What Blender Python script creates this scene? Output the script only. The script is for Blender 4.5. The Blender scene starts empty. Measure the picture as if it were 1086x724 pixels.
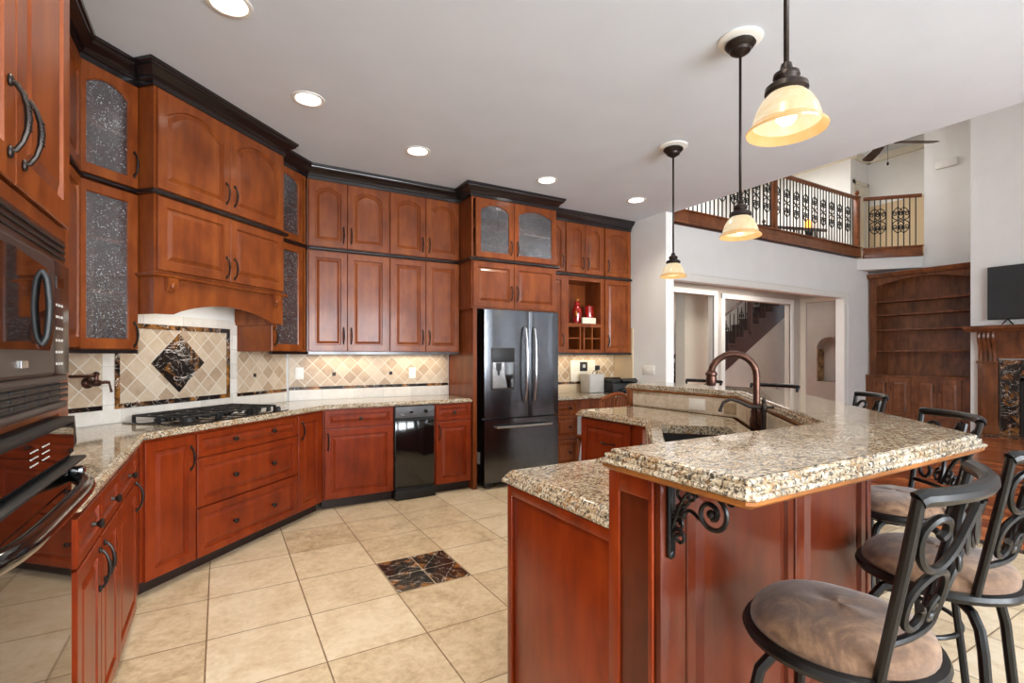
import bpy, bmesh, math, random
from mathutils import Vector, Matrix
random.seed(7)
C = bpy.context.scene.collection
SC = bpy.context.scene
PI = math.pi
Q = math.sqrt(0.5)
R = math.radians

# ------------------------------------------------------------------ camera, light, exposure
CAM_H = 1.35
cd = bpy.data.cameras.new('camera')
cd.sensor_fit = 'HORIZONTAL'
cd.sensor_width = 36.0
cd.lens = 36.0 * 530.0 / 1086.0
cd.shift_y = (377.0 - 362.0) / 1086.0
cd.clip_start = 0.03
cam = bpy.data.objects.new('camera', cd)
C.objects.link(cam)
cam.location = (0, 0, CAM_H)
cam.rotation_euler = (R(90), 0, R(-30.33))
SC.camera = cam

SC.view_settings.view_transform = 'Standard'
SC.view_settings.look = 'None'
SC.view_settings.gamma = 1
SC.view_settings.use_curve_mapping = False
SC.view_settings.exposure = 0.0

world = bpy.data.worlds.new('world')
SC.world = world
world.use_nodes = True
world.node_tree.nodes['Background'].inputs[0].default_value = (0.86, 0.93, 1.0, 1)
world.node_tree.nodes['Background'].inputs[1].default_value = 1.0


def area(name, loc, rot, sx, sy, power, col=(1, 1, 1), spread=180):
    l = bpy.data.lights.new(name, 'AREA')
    l.shape = 'RECTANGLE'
    l.size = sx
    l.size_y = sy
    l.energy = power
    l.color = col
    l.spread = R(spread)
    o = bpy.data.objects.new(name, l)
    o.location = loc
    o.rotation_euler = rot
    C.objects.link(o)
    return o


DAY = (0.88, 0.94, 1.0)
SOUTH = -4.2
# daylight outside each window of the south wall (behind the camera)
KW = [(-0.3, 1.1), (1.4, 2.8), (3.1, 4.4)]
GW = [(5.5, 7.2), (7.7, 9.4), (9.9, 11.6)]
for a, b in KW:
    area('daylight', ((a + b) / 2, SOUTH - 0.25, 1.65), (R(90), 0, 0), b - a, 1.9, 300, DAY)
for a, b in GW:
    area('daylight', ((a + b) / 2, SOUTH - 0.25, 1.6), (R(90), 0, 0), b - a, 2.3, 420, DAY)
    area('daylight', ((a + b) / 2, SOUTH - 0.25, 4.4), (R(90), 0, 0), b - a, 2.2, 640, DAY)
# fill lamps added to brighten foyer, stair hall and loft; no fixtures built
area('foyer_fill', (8.5, 6.1, 2.76), (0, 0, 0), 3.0, 0.5, 45, (1, 0.95, 0.88))
area('stair_fill', (11.5, 7.8, 3.3), (0, 0, 0), 3.0, 0.8, 300, (1, 0.96, 0.91))
area('loft_fill', (9.5, 7.3, 5.9), (0, 0, 0), 4.0, 2.0, 230, (1, 0.97, 0.93))

# ------------------------------------------------------------------ small helpers


def lin(c):
    return tuple(((v / 255.0) / 12.92 if v / 255.0 <= 0.04045 else ((v / 255.0 + 0.055) / 1.055) ** 2.4) for v in c)


def c4(c):
    return lin(c) + (1.0,)


class NT:
    def __init__(s, name):
        s.m = bpy.data.materials.new(name)
        s.m.use_nodes = True
        s.t = s.m.node_tree
        s.n = s.t.nodes
        s.b = s.n['Principled BSDF']
        s.tc = s.n.new('ShaderNodeTexCoord')

    def co(s, scale=(1, 1, 1), rot=(0, 0, 0), loc=(0, 0, 0)):
        mp = s.n.new('ShaderNodeMapping')
        mp.inputs['Scale'].default_value = scale
        mp.inputs['Rotation'].default_value = rot
        mp.inputs['Location'].default_value = loc
        s.t.links.new(s.tc.outputs['Object'], mp.inputs['Vector'])
        return mp.outputs[0]

    def link(s, a, b):
        s.t.links.new(a, b)

    def put(s, inp, v):
        if hasattr(v, 'is_output') or isinstance(v, bpy.types.NodeSocket):
            s.t.links.new(v, inp)
        else:
            inp.default_value = v

    def math(s, op, a, b=0.0):
        n = s.n.new('ShaderNodeMath')
        n.operation = op
        s.put(n.inputs[0], a)
        s.put(n.inputs[1], b)
        return n.outputs[0]

    def noise(s, vec, scale, detail=4, rough=0.55, dist=0.0):
        n = s.n.new('ShaderNodeTexNoise')
        s.link(vec, n.inputs['Vector'])
        n.inputs['Scale'].default_value = scale
        n.inputs['Detail'].default_value = detail
        n.inputs['Roughness'].default_value = rough
        n.inputs['Distortion'].default_value = dist
        return n.outputs[0]

    def vor(s, vec, scale, out='Distance', feature='F1'):
        n = s.n.new('ShaderNodeTexVoronoi')
        n.feature = feature
        s.link(vec, n.inputs['Vector'])
        n.inputs['Scale'].default_value = scale
        return n.outputs[out]

    def white(s, vec):
        n = s.n.new('ShaderNodeTexWhiteNoise')
        n.noise_dimensions = '3D'
        s.link(vec, n.inputs['Vector'])
        return n.outputs['Value']

    def ramp(s, fac, stops, interp='LINEAR'):
        n = s.n.new('ShaderNodeValToRGB')
        n.color_ramp.interpolation = interp
        e = n.color_ramp.elements
        while len(e) < len(stops):
            e.new(0.5)
        for i, (p, c) in enumerate(stops):
            e[i].position = p
            e[i].color = c4(c)
        s.link(fac, n.inputs[0])
        return n.outputs[0]

    def mix(s, fac, a, b, mode='MIX'):
        n = s.n.new('ShaderNodeMix')
        n.data_type = 'RGBA'
        n.blend_type = mode
        s.put(n.inputs[0], fac)
        s.put(n.inputs[6], a)
        s.put(n.inputs[7], b)
        return n.outputs[2]

    def sep(s, v):
        n = s.n.new('ShaderNodeSeparateXYZ')
        s.link(v, n.inputs[0])
        return n.outputs

    def comb(s, x, y, z=0.0):
        n = s.n.new('ShaderNodeCombineXYZ')
        s.put(n.inputs[0], x)
        s.put(n.inputs[1], y)
        s.put(n.inputs[2], z)
        return n.outputs[0]

    def bump(s, h, strength=0.2, dist=0.01):
        n = s.n.new('ShaderNodeBump')
        n.inputs['Strength'].default_value = strength
        n.inputs['Distance'].default_value = dist
        s.link(h, n.inputs['Height'])
        s.link(n.outputs[0], s.b.inputs['Normal'])

    def fin(s, col=None, rough=0.5, metal=0.0, coat=0.0, coat_rough=0.1, spec=0.5):
        if col is not None:
            s.put(s.b.inputs['Base Color'], col)
        s.put(s.b.inputs['Roughness'], rough)
        s.b.inputs['Metallic'].default_value = metal
        s.b.inputs['Coat Weight'].default_value = coat
        s.b.inputs['Coat Roughness'].default_value = coat_rough
        s.b.inputs['Specular IOR Level'].default_value = spec
        return s.m


def plain(name, col, rough=0.5, metal=0.0, coat=0.0, var=0.06, scale=12.0, coat_rough=0.1, spec=0.5):
    t = NT(name)
    n = t.noise(t.co(), scale, 3)
    d = tuple(max(0, v * (1 - var)) for v in col)
    u = tuple(min(255, v * (1 + var)) for v in col)
    return t.fin(t.ramp(n, [(0.3, d), (0.7, u)]), rough, metal, coat, coat_rough, spec)


def wood(name, dark, mid, light, rough=0.34, coat=0.22, grain=(9, 9, 0.9), cr=0.15):
    t = NT(name)
    n1 = t.noise(t.co(grain), 2.2, 6, 0.6, 0.4)
    n2 = t.noise(t.co((1.6, 1.6, 0.8)), 5.0, 4, 0.55, 0.3)
    f = t.math('ADD', t.math('MULTIPLY', n1, 0.4), t.math('MULTIPLY', n2, 0.6))
    return t.fin(t.ramp(f, [(0.32, dark), (0.5, mid), (0.68, light)]), rough, 0, coat, cr, 0.24)


def emit(name, col, strength):
    t = NT(name)
    t.b.inputs['Emission Color'].default_value = c4(col)
    t.b.inputs['Emission Strength'].default_value = strength
    return t.fin(c4(col), 0.5)


def granite(name):
    t = NT(name)
    v = t.co()
    vw = t.co((1, 1.0, 1))
    base = t.ramp(t.noise(v, 11.0, 5, 0.6, 0.8), [(0.30, (136, 112, 82)), (0.46, (174, 156, 126)), (0.6, (202, 192, 172)), (0.75, (216, 212, 204))])
    sp = t.ramp(t.vor(vw, 165, 'Color'), [(0.0, (40, 36, 34)), (0.2, (84, 70, 58)), (0.34, (158, 132, 100)), (0.6, (208, 194, 168)), (0.9, (236, 232, 224))])
    m1 = t.mix(0.48, base, sp)
    warp = t.noise(t.co((1.0, 1.6, 1.0), rot=(0, 0, 0.5)), 80, 4, 0.65, 0.6)
    mask = t.math('GREATER_THAN', warp, 0.535)
    big = t.noise(t.co(loc=(1, 5, 2)), 6.5, 3, 0.6)
    amt = t.math('MULTIPLY', mask, t.math('ADD', 0.55, t.math('MULTIPLY', big, 0.6)))
    m2 = t.mix(amt, m1, c4((50, 44, 42)))
    gold = t.math('GREATER_THAN', t.noise(t.co(loc=(3, 1, 7)), 26, 4, 0.65), 0.575)
    m3 = t.mix(t.math('MULTIPLY', gold, 0.38), m2, c4((160, 116, 62)))
    grey = t.math('GREATER_THAN', t.noise(t.co(loc=(8, 3, 1)), 48, 3, 0.65), 0.63)
    m3 = t.mix(t.math('MULTIPLY', grey, 0.6), m3, c4((126, 124, 126)))
    return t.fin(m3, 0.09, 0, 0.2, 0.04, 0.5)


def marble_dark(name, tile=0.0, scale=1.0):
    t = NT(name)
    v = t.co((scale, scale, scale))
    g = t.noise(v, 6, 5, 0.6, 1.0)
    base = t.ramp(g, [(0.40, (22, 20, 20)), (0.50, (42, 31, 24)), (0.565, (112, 72, 34)), (0.68, (166, 112, 50))])
    w = t.noise(t.co((scale, scale, scale), loc=(5, 2, 1)), 2.6, 5, 0.6, 1.4)
    line = t.math('ABSOLUTE', t.math('SUBTRACT', w, 0.5))
    vein = t.math('LESS_THAN', line, 0.004)
    w2 = t.noise(t.co((scale, scale, scale), loc=(2, 7, 4)), 4.5, 6, 0.62, 1.2)
    vein2 = t.math('MULTIPLY', t.math('LESS_THAN', t.math('ABSOLUTE', t.math('SUBTRACT', w2, 0.46)), 0.004), 0.55)
    col = t.mix(t.math('MAXIMUM', t.math('MULTIPLY', vein, 0.9), vein2), base, c4((214, 206, 196)))
    return t.fin(col, 0.16, 0, 0.2)


def tile45(name, size, cols, grout, gw=0.004, var=0.5, rough=0.45):
    """square tiles set at 45 degrees in the local XZ plane"""
    t = NT(name)
    x, y, z = t.sep(t.co())
    u = t.math('MULTIPLY', t.math('ADD', x, z), Q / size)
    w = t.math('MULTIPLY', t.math('SUBTRACT', x, z), Q / size)
    cell = t.comb(t.math('FLOOR', u), t.math('FLOOR', w))
    rnd = t.white(cell)
    eu = t.math('ABSOLUTE', t.math('SUBTRACT', t.math('FRACT', u), 0.5))
    ew = t.math('ABSOLUTE', t.math('SUBTRACT', t.math('FRACT', w), 0.5))
    g = t.math('GREATER_THAN', t.math('MAXIMUM', eu, ew), 0.5 - gw / size)
    n = t.noise(t.co(), 22, 5, 0.65)
    f = t.math('ADD', t.math('MULTIPLY', rnd, var), t.math('MULTIPLY', n, 1.0 - var))
    col = t.ramp(f, [(0.2, cols[0]), (0.5, cols[1]), (0.8, cols[2])])
    out = t.mix(g, col, c4(grout))
    t.bump(t.math('SUBTRACT', 1.0, g), 0.3, 0.003)
    return t.fin(out, rough)


def brick_tile(name, sx, sz, cols, grout):
    """running-bond stone tiles over the local XZ plane"""
    t = NT(name)
    x, y, z = t.sep(t.co())
    w = t.math('MULTIPLY', z, 1 / sz)
    row = t.math('FLOOR', w)
    u = t.math('ADD', t.math('MULTIPLY', x, 1 / sx), t.math('MULTIPLY', row, 0.5))
    rnd = t.white(t.comb(t.math('FLOOR', u), row))
    eu = t.math('ABSOLUTE', t.math('SUBTRACT', t.math('FRACT', u), 0.5))
    ew = t.math('ABSOLUTE', t.math('SUBTRACT', t.math('FRACT', w), 0.5))
    g = t.math('MAXIMUM', t.math('GREATER_THAN', eu, 0.5 - 0.002 / sx), t.math('GREATER_THAN', ew, 0.5 - 0.002 / sz))
    n = t.noise(t.co(), 14, 5, 0.65, 0.8)
    f = t.math('ADD', t.math('MULTIPLY', rnd, 0.35), t.math('MULTIPLY', n, 0.65))
    col = t.ramp(f, [(0.25, cols[0]), (0.5, cols[1]), (0.75, cols[2])])
    return t.fin(t.mix(g, col, c4(grout)), 0.4)


def floor_tile(name):
    t = NT(name)
    S = 0.464
    x, y, z = t.sep(t.co())
    u = t.math('MULTIPLY', t.math('SUBTRACT', x, 0.41), 1 / S)
    w = t.math('MULTIPLY', t.math('SUBTRACT', y, 2.776), 1 / S)
    rnd = t.white(t.comb(t.math('FLOOR', u), t.math('FLOOR', w), 3.0))
    eu = t.math('ABSOLUTE', t.math('SUBTRACT', t.math('FRACT', u), 0.5))
    ew = t.math('ABSOLUTE', t.math('SUBTRACT', t.math('FRACT', w), 0.5))
    wob = t.math('MULTIPLY', t.noise(t.co(), 30, 2), 0.006)
    g = t.math('GREATER_THAN', t.math('ADD', t.math('MAXIMUM', eu, ew), wob), 0.5 - 0.0035 / S + 0.003)
    n1 = t.noise(t.co(), 5, 6, 0.65, 0.6)
    n2 = t.noise(t.co(loc=(4, 4, 0)), 26, 4, 0.7)
    f = t.math('ADD', t.math('ADD', t.math('MULTIPLY', rnd, 0.16), t.math('MULTIPLY', n1, 0.5)), t.math('MULTIPLY', n2, 0.34))
    col = t.ramp(f, [(0.34, (172, 149, 117)), (0.48, (206, 186, 154)), (0.62, (222, 206, 180))])
    pit = t.math('GREATER_THAN', t.noise(t.co(loc=(9, 1, 0)), 60, 3, 0.7), 0.70)
    col = t.mix(t.math('MULTIPLY', pit, 0.5), col, c4((150, 120, 84)))
    out = t.mix(g, col, c4((128, 104, 78)))
    t.bump(t.math('SUBTRACT', 1.0, g), 0.25, 0.004)
    return t.fin(out, 0.36, 0, 0.0)


def wood_floor(name):
    t = NT(name)
    x, y, z = t.sep(t.co())
    u = t.math('MULTIPLY', x, 1 / 0.13)
    col_i = t.math('FLOOR', u)
    w = t.math('ADD', t.math('MULTIPLY', y, 1 / 1.4), t.math('MULTIPLY', col_i, 0.37))
    rnd = t.white(t.comb(col_i, t.math('FLOOR', w)))
    eu = t.math('ABSOLUTE', t.math('SUBTRACT', t.math('FRACT', u), 0.5))
    g = t.math('GREATER_THAN', eu, 0.488)
    n = t.noise(t.co((10, 0.9, 1)), 1.6, 6, 0.65, 0.7)
    f = t.math('ADD', t.math('MULTIPLY', rnd, 0.45), t.math('MULTIPLY', n, 0.55))
    col = t.ramp(f, [(0.22, (112, 48, 22)), (0.5, (170, 86, 42)), (0.78, (206, 128, 74))])
    return t.fin(t.mix(t.math('MULTIPLY', g, 0.7), col, c4((50, 22, 12))), 0.22, 0, 0.3, 0.12)


def seeded_glass(name):
    t = NT(name)
    nt = t.t
    cell = t.vor(t.co(), 74)
    pick = t.math('GREATER_THAN', t.noise(t.co(loc=(2, 2, 2)), 30, 3, 0.7), 0.5)
    seed_glints = t.math('MULTIPLY', t.math('LESS_THAN', cell, 0.21), pick)  # bubbles in the glass, coloured pale to stand for their glints
    gl = t.n.new('ShaderNodeBsdfGlossy')
    gl.inputs['Color'].default_value = (0.9, 0.92, 0.95, 1)
    gl.inputs['Roughness'].default_value = 0.12
    bp = t.n.new('ShaderNodeBump')
    bp.inputs['Strength'].default_value = 0.35
    bp.inputs['Distance'].default_value = 0.004
    t.link(t.noise(t.co(), 55, 3, 0.6), bp.inputs['Height'])
    t.link(bp.outputs[0], gl.inputs['Normal'])
    df = t.n.new('ShaderNodeBsdfDiffuse')
    df.inputs['Color'].default_value = c4((206, 208, 212))
    tr = t.n.new('ShaderNodeBsdfTransparent')
    tr.inputs['Color'].default_value = (0.78, 0.80, 0.83, 1)
    m1 = t.n.new('ShaderNodeMixShader')
    m1.inputs[0].default_value = 0.13
    t.link(tr.outputs[0], m1.inputs[1])
    t.link(gl.outputs[0], m1.inputs[2])
    m2 = t.n.new('ShaderNodeMixShader')
    t.put(m2.inputs[0], t.math('ADD', t.math('MULTIPLY', seed_glints, 0.75), 0.03))
    t.link(m1.outputs[0], m2.inputs[1])
    t.link(df.outputs[0], m2.inputs[2])
    t.link(m2.outputs[0], t.n['Material Output'].inputs['Surface'])
    return t.m


def shade_glass(name, s):
    t = NT(name)
    n = t.noise(t.co((1, 1, 1)), 14, 5, 0.7, 1.0)
    z = t.sep(t.co())[2]
    col = t.ramp(n, [(0.3, (240, 214, 160)), (0.55, (250, 236, 204)), (0.75, (255, 247, 230))])
    rim = t.math('LESS_THAN', z, 0.024)
    col = t.mix(t.math('MULTIPLY', rim, 0.7), col, c4((226, 158, 60)))
    t.put(t.b.inputs['Emission Color'], col)
    t.b.inputs['Emission Strength'].default_value = s
    return t.fin(c4((120, 96, 62)), 0.25, 0, 0.2)


M = {}
M['cherry'] = wood('cherry_wood', (92, 42, 16), (118, 57, 22), (138, 74, 30))
M['cherry_base'] = wood('cherry_wood_red', (94, 30, 7), (122, 42, 10), (138, 54, 15))
M['cherry_shaded'] = wood('cherry_wood_shaded', (62, 19, 6), (82, 29, 9), (98, 40, 14))  # shaded copy of the base cherry for the island's seating side
M['inside'] = wood('cherry_wood_interior', (70, 32, 20), (92, 44, 28), (110, 56, 36), 0.5, 0.0)
M['walnut'] = wood('walnut_stain', (76, 43, 24), (112, 66, 38), (140, 86, 52), 0.35, 0.25)
M['edgewood'] = plain('edge_band_wood', (150, 92, 40), 0.4, 0, 0.1, 0.12)
M['oakrail'] = wood('rail_stain', (92, 50, 26), (122, 70, 38), (142, 86, 50), 0.35, 0.25, (0.9, 9, 9))
M['espresso'] = plain('espresso_stain', (20, 13, 14), 0.25, 0, 0.3, 0.12)
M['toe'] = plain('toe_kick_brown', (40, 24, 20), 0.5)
M['iron'] = plain('oiled_bronze', (42, 34, 30), 0.38, 0.6, 0.0, 0.25, 40)
M['bronze'] = plain('copper_bronze', (72, 46, 36), 0.3, 0.7, 0.0, 0.3, 30)
M['blackiron'] = plain('black_iron', (11, 10, 10), 0.38, 0.2, 0.12, 0.2, 40, 0.2, 0.35)
M['black'] = plain('black_gloss', (10, 10, 11), 0.08, 0, 0.6, 0.05)
M['blackmat'] = plain('black_matte', (22, 22, 23), 0.5)
M['darkbrown'] = plain('dark_brown_gloss', (34, 25, 23), 0.28, 0.1, 0.3, 0.08)
M['ovenglass'] = plain('oven_black_glass', (14, 12, 12), 0.04, 0, 0.5, 0.02, 4, 0.02, 0.5)
M['pewter'] = plain('dark_stainless', (70, 65, 63), 0.38, 0.55, 0.0, 0.06, 30)
M['panelgrey'] = plain('dark_grey_panel', (84, 84, 88), 0.45)
M['steel'] = plain('stainless', (104, 106, 111), 0.2, 1.0, 0.0, 0.05, 20)
M['steelbright'] = plain('bright_stainless', (190, 190, 190), 0.25, 1.0)
M['fridgeside'] = plain('fridge_black_side', (14, 14, 16), 0.35)
M['granite'] = granite('gold_granite')
M['tile45'] = tile45('travertine_diagonal', 0.1, [(160, 134, 108), (190, 168, 142), (208, 192, 170)], (208, 197, 180))
M['tiledesk'] = tile45('travertine_diagonal_desk', 0.1, [(160, 130, 96), (186, 158, 124), (206, 184, 154)], (212, 200, 180))
M['cream_tile'] = brick_tile('cream_marble_strip', 0.3, 0.12, [(206, 200, 190), (222, 216, 206), (232, 228, 220)], (196, 190, 180))
M['island_tile'] = brick_tile('island_travertine', 0.2, 0.085, [(138, 114, 86), (186, 168, 142), (220, 208, 190)], (206, 198, 184))
M['emper'] = marble_dark('dark_emperador_marble', 0, 1.0)
M['emperf'] = marble_dark('dark_emperador_inset', 0, 0.9)
M['floor'] = floor_tile('cream_floor_tile')
M['wfloor'] = wood_floor('red_wood_planks')
M['thresh'] = plain('threshold_dark', (44, 28, 22), 0.4)
M['wall'] = plain('wall_paint', (228, 227, 224), 0.85, 0, 0, 0.01, 3)
M['ceil'] = plain('ceiling_paint', (212, 219, 229), 0.9, 0, 0, 0.01, 3)
M['trim'] = plain('white_trim', (226, 224, 218), 0.5, 0, 0, 0.01)
M['creamtrim'] = plain('cream_trim', (214, 206, 188), 0.5, 0, 0, 0.01)
M['hallwall'] = plain('hall_wall', (186, 178, 168), 0.9, 0, 0, 0.02, 3)
M['taupe'] = plain('beige_wall', (206, 184, 150), 0.8, 0, 0, 0.02, 3)
M['carpet'] = plain('beige_carpet', (190, 172, 146), 0.95)
M['white'] = plain('white_plastic', (232, 230, 224), 0.4, 0, 0, 0.01)
M['ivory'] = plain('ivory_plastic', (222, 212, 190), 0.45, 0, 0, 0.02)
M['grey'] = plain('light_grey_plastic', (176, 172, 166), 0.5, 0, 0, 0.03)
M['seed'] = seeded_glass('seeded_glass')
M['shade'] = shade_glass('amber_shade_glass', 0.74)
M['bulb'] = emit('lamp_bulb', (255, 240, 214), 3.5)
M['can'] = emit('recessed_lamp', (255, 250, 242), 9)
M['amber'] = emit('amber_lantern_glass', (255, 170, 60), 2.2)
M['red'] = plain('red_glaze', (140, 22, 18), 0.15, 0, 0.6, 0.2, 20)
M['screen'] = plain('tv_screen', (44, 46, 48), 0.25, 0, 0.2, 0.03)
M['sinkm'] = plain('dark_sink', (28, 24, 22), 0.4)
M['fan'] = wood('fan_blade', (40, 26, 20), (58, 40, 32), (70, 50, 40), 0.4, 0.1)
M['stone'] = plain('niche_stone', (150, 124, 90), 0.7, 0, 0, 0.4, 7)
M['stairdark'] = plain('stair_stain', (66, 42, 38), 0.4, 0, 0.2, 0.1)


def suede():
    t = NT('brown_suede')
    n1 = t.noise(t.co(), 9, 4, 0.6, 1.5)
    n2 = t.noise(t.co(), 90, 3, 0.7)
    f = t.math('ADD', t.math('MULTIPLY', n1, 0.8), t.math('MULTIPLY', n2, 0.2))
    col = t.ramp(f, [(0.36, (72, 49, 33)), (0.5, (102, 73, 50)), (0.64, (136, 104, 76))])
    t.b.inputs['Sheen Weight'].default_value = 0.3
    t.b.inputs['Sheen Roughness'].default_value = 0.5
    return t.fin(col, 0.75)


M['suede'] = suede()


# ------------------------------------------------------------------ mesh builder
class MB:
    def __init__(s):
        s.bm = bmesh.new()
        s.flat = []

    def box(s, x0, x1, y0, y1, z0, z1, bev=0.0, seg=2):
        m = Matrix.Translation(((x0 + x1) / 2, (y0 + y1) / 2, (z0 + z1) / 2)) @ Matrix.Diagonal((abs(x1 - x0), abs(y1 - y0), abs(z1 - z0), 1))
        g = bmesh.ops.create_cube(s.bm, size=1.0, matrix=m)
        if bev > 0:
            es = list({e for v in g['verts'] for e in v.link_edges})
            bmesh.ops.bevel(s.bm, geom=es, offset=bev, segments=seg, profile=0.5, affect='EDGES')
        return s

    def loops(s, loops, cap0=True, cap1=True, closed=True, ring=False):
        vs = [[s.bm.verts.new(p) for p in l] for l in loops]
        n = len(vs[0])
        pairs = list(zip(vs[:-1], vs[1:]))
        if ring:
            pairs.append((vs[-1], vs[0]))
        for a, b in pairs:
            for i in range(n if closed else n - 1):
                j = (i + 1) % n
                try:
                    s.bm.faces.new((a[i], a[j], b[j], b[i]))
                except ValueError:
                    pass
        if not ring:
            if cap0 and n > 2:
                s.bm.faces.new(list(reversed(vs[0])))
            if cap1 and n > 2:
                s.bm.faces.new(vs[-1])
        return s

    def prism(s, poly, z0, z1):
        return s.loops([[(p[0], p[1], z0) for p in poly], [(p[0], p[1], z1) for p in poly]])

    def prism_y(s, poly, y0, y1):
        """outline in xz, extruded along y"""
        return s.loops([[(p[0], y1, p[1]) for p in poly], [(p[0], y0, p[1]) for p in poly]])

    def slab(s, poly, prof):
        """ccw plan outline lofted through (inset, z) pairs"""
        ls = [[s.bm.verts.new((p[0], p[1], z)) for p in inset(poly, d)] for d, z in prof]
        n = len(poly)
        for a, b in zip(ls[:-1], ls[1:]):
            for i in range(n):
                s.bm.faces.new((a[i], a[(i + 1) % n], b[(i + 1) % n], b[i]))
        for l in (ls[0], ls[-1]):
            es = [s.bm.edges.get((l[i], l[(i + 1) % n])) for i in range(n)]
            r = bmesh.ops.triangle_fill(s.bm, use_beauty=True, use_dissolve=False, edges=es)
            for f in r['geom']:
                if isinstance(f, bmesh.types.BMFace):
                    s.flat.append(f)
        return s

    def tube(s, pts, r, seg=8, closed=False, flat=1.0):
        pts = [Vector(p) for p in pts]
        n = len(pts)
        rr = r if isinstance(r, (list, tuple)) else [r] * n
        loops = []
        prev = None
        for i, p in enumerate(pts):
            a = pts[(i - 1) % n] if (closed or i > 0) else p
            b = pts[(i + 1) % n] if (closed or i < n - 1) else p
            t = (b - a)
            if t.length < 1e-9:
                t = Vector((0, 0, 1))
            t.normalize()
            if prev is None:
                up = Vector((0, 0, 1)) if abs(t.z) < 0.9 else Vector((1, 0, 0))
                u = (up - t * up.dot(t)).normalized()
            else:
                u = prev - t * prev.dot(t)
                if u.length < 1e-6:
                    up = Vector((0, 0, 1)) if abs(t.z) < 0.9 else Vector((1, 0, 0))
                    u = up - t * up.dot(t)
                u.normalize()
            prev = u
            w = t.cross(u)
            loops.append([tuple(p + (u * math.cos(2 * PI * k / seg) + w * math.sin(2 * PI * k / seg) * flat) * rr[i]) for k in range(seg)])
        return s.loops(loops, ring=closed)

    def lathe(s, prof, cx=0, cy=0, seg=24, cap0=True, cap1=True, axis='z', base=0.0):
        loops = []
        for r, z in prof:
            l = []
            for k in range(seg):
                a = 2 * PI * k / seg
                if axis == 'z':
                    l.append((cx + r * math.cos(a), cy + r * math.sin(a), z))
                elif axis == '-y':          # profile height runs towards -y; cx,cy are x,z
                    l.append((cx + r * math.cos(a), base - z, cy + r * math.sin(a)))
            loops.append(l)
        return s.loops(loops, cap0, cap1)

    def ell(s, c, r, sub=2):
        m = Matrix.Translation(c) @ Matrix.Diagonal((r[0], r[1], r[2], 1))
        bmesh.ops.create_icosphere(s.bm, subdivisions=sub, radius=1.0, matrix=m)
        return s

    def mesh(s, name, ang=32):
        bmesh.ops.recalc_face_normals(s.bm, faces=s.bm.faces[:])
        for f in s.bm.faces:
            f.smooth = len(f.verts) <= 4
        for f in s.flat:
            f.smooth = False
        for e in s.bm.edges:
            if len(e.link_faces) == 2:
                e.smooth = e.calc_face_angle(0) < R(ang)
            else:
                e.smooth = False
        me = bpy.data.meshes.new(name)
        s.bm.to_mesh(me)
        s.bm.free()
        return me


def inset(poly, d):
    if abs(d) < 1e-9:
        return list(poly)
    n = len(poly)
    out = []
    for i in range(n):
        p0, p1, p2 = Vector(poly[i - 1][:2]), Vector(poly[i][:2]), Vector(poly[(i + 1) % n][:2])
        e1, e2 = (p1 - p0).normalized(), (p2 - p1).normalized()
        n1, n2 = Vector((-e1.y, e1.x)), Vector((-e2.y, e2.x))
        k = 1 + n1.dot(n2)
        m = (n1 + n2) / max(k, 0.2)
        out.append(tuple(p1 + m * d))
    return out


def obj(name, mb, mat, parent=None, loc=None, rot=None, ang=None):
    me = mb.mesh(name, ang or (10 if name in ('door', 'drawer', 'raised_panel') else 32)) if isinstance(mb, MB) else mb
    if mat is not None and not me.materials:
        me.materials.append(M[mat] if isinstance(mat, str) else mat)
    o = bpy.data.objects.new(name, me)
    C.objects.link(o)
    if parent is not None:
        o.parent = parent
    if loc is not None:
        o.location = loc
    if rot is not None:
        o.rotation_euler = rot
    return o


def tag(o, label, cat, group=None, kind=None):
    o['label'] = label
    o['category'] = cat
    if group:
        o['group'] = group
    if kind:
        o['kind'] = kind
    return o


def thing(name, label, cat, loc=(0, 0, 0), rz=0.0, group=None):
    o = bpy.data.objects.new(name, None)
    o.empty_display_size = 0.1
    C.objects.link(o)
    o.location = loc
    o.rotation_euler = (0, 0, rz)
    return tag(o, label, cat, group)


def struct(name, mb, mat):
    o = obj(name, mb, mat)
    o['kind'] = 'structure'
    return o


def dup(root, loc, rz, label=None, group=None):
    r = root.copy()
    C.objects.link(r)
    r.location = loc
    r.rotation_euler = (0, 0, rz)
    if label:
        r['label'] = label
    if group:
        r['group'] = group
    for ch in list(root.children):
        c = ch.copy()
        C.objects.link(c)
        c.parent = r
        for g in list(ch.children):
            d = g.copy()
            C.objects.link(d)
            d.parent = c
    return r


def D(s, t):
    """plan point from distance along (s) and towards (t) the diagonal cooktop wall"""
    return ((s - t) * Q, (s + t) * Q)


def cat(pts, k=5):
    out = []
    n = len(pts)
    for i in range(n - 1):
        p = [Vector(pts[max(i - 1, 0)]), Vector(pts[i]), Vector(pts[i + 1]), Vector(pts[min(i + 2, n - 1)])]
        for j in range(k):
            t = j / k
            out.append(tuple(0.5 * ((2 * p[1]) + (p[2] - p[0]) * t + (2 * p[0] - 5 * p[1] + 4 * p[2] - p[3]) * t * t + (3 * p[1] - p[0] - 3 * p[2] + p[3]) * t ** 3)))
    out.append(tuple(pts[-1]))
    return out


def spiral(cx, cz, r0, r1, a0, turns, n=20):
    return [(cx + (r0 + (r1 - r0) * i / n) * math.cos(a0 + 2 * PI * turns * i / n),
             cz + (r0 + (r1 - r0) * i / n) * math.sin(a0 + 2 * PI * turns * i / n)) for i in range(n + 1)]


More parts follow.
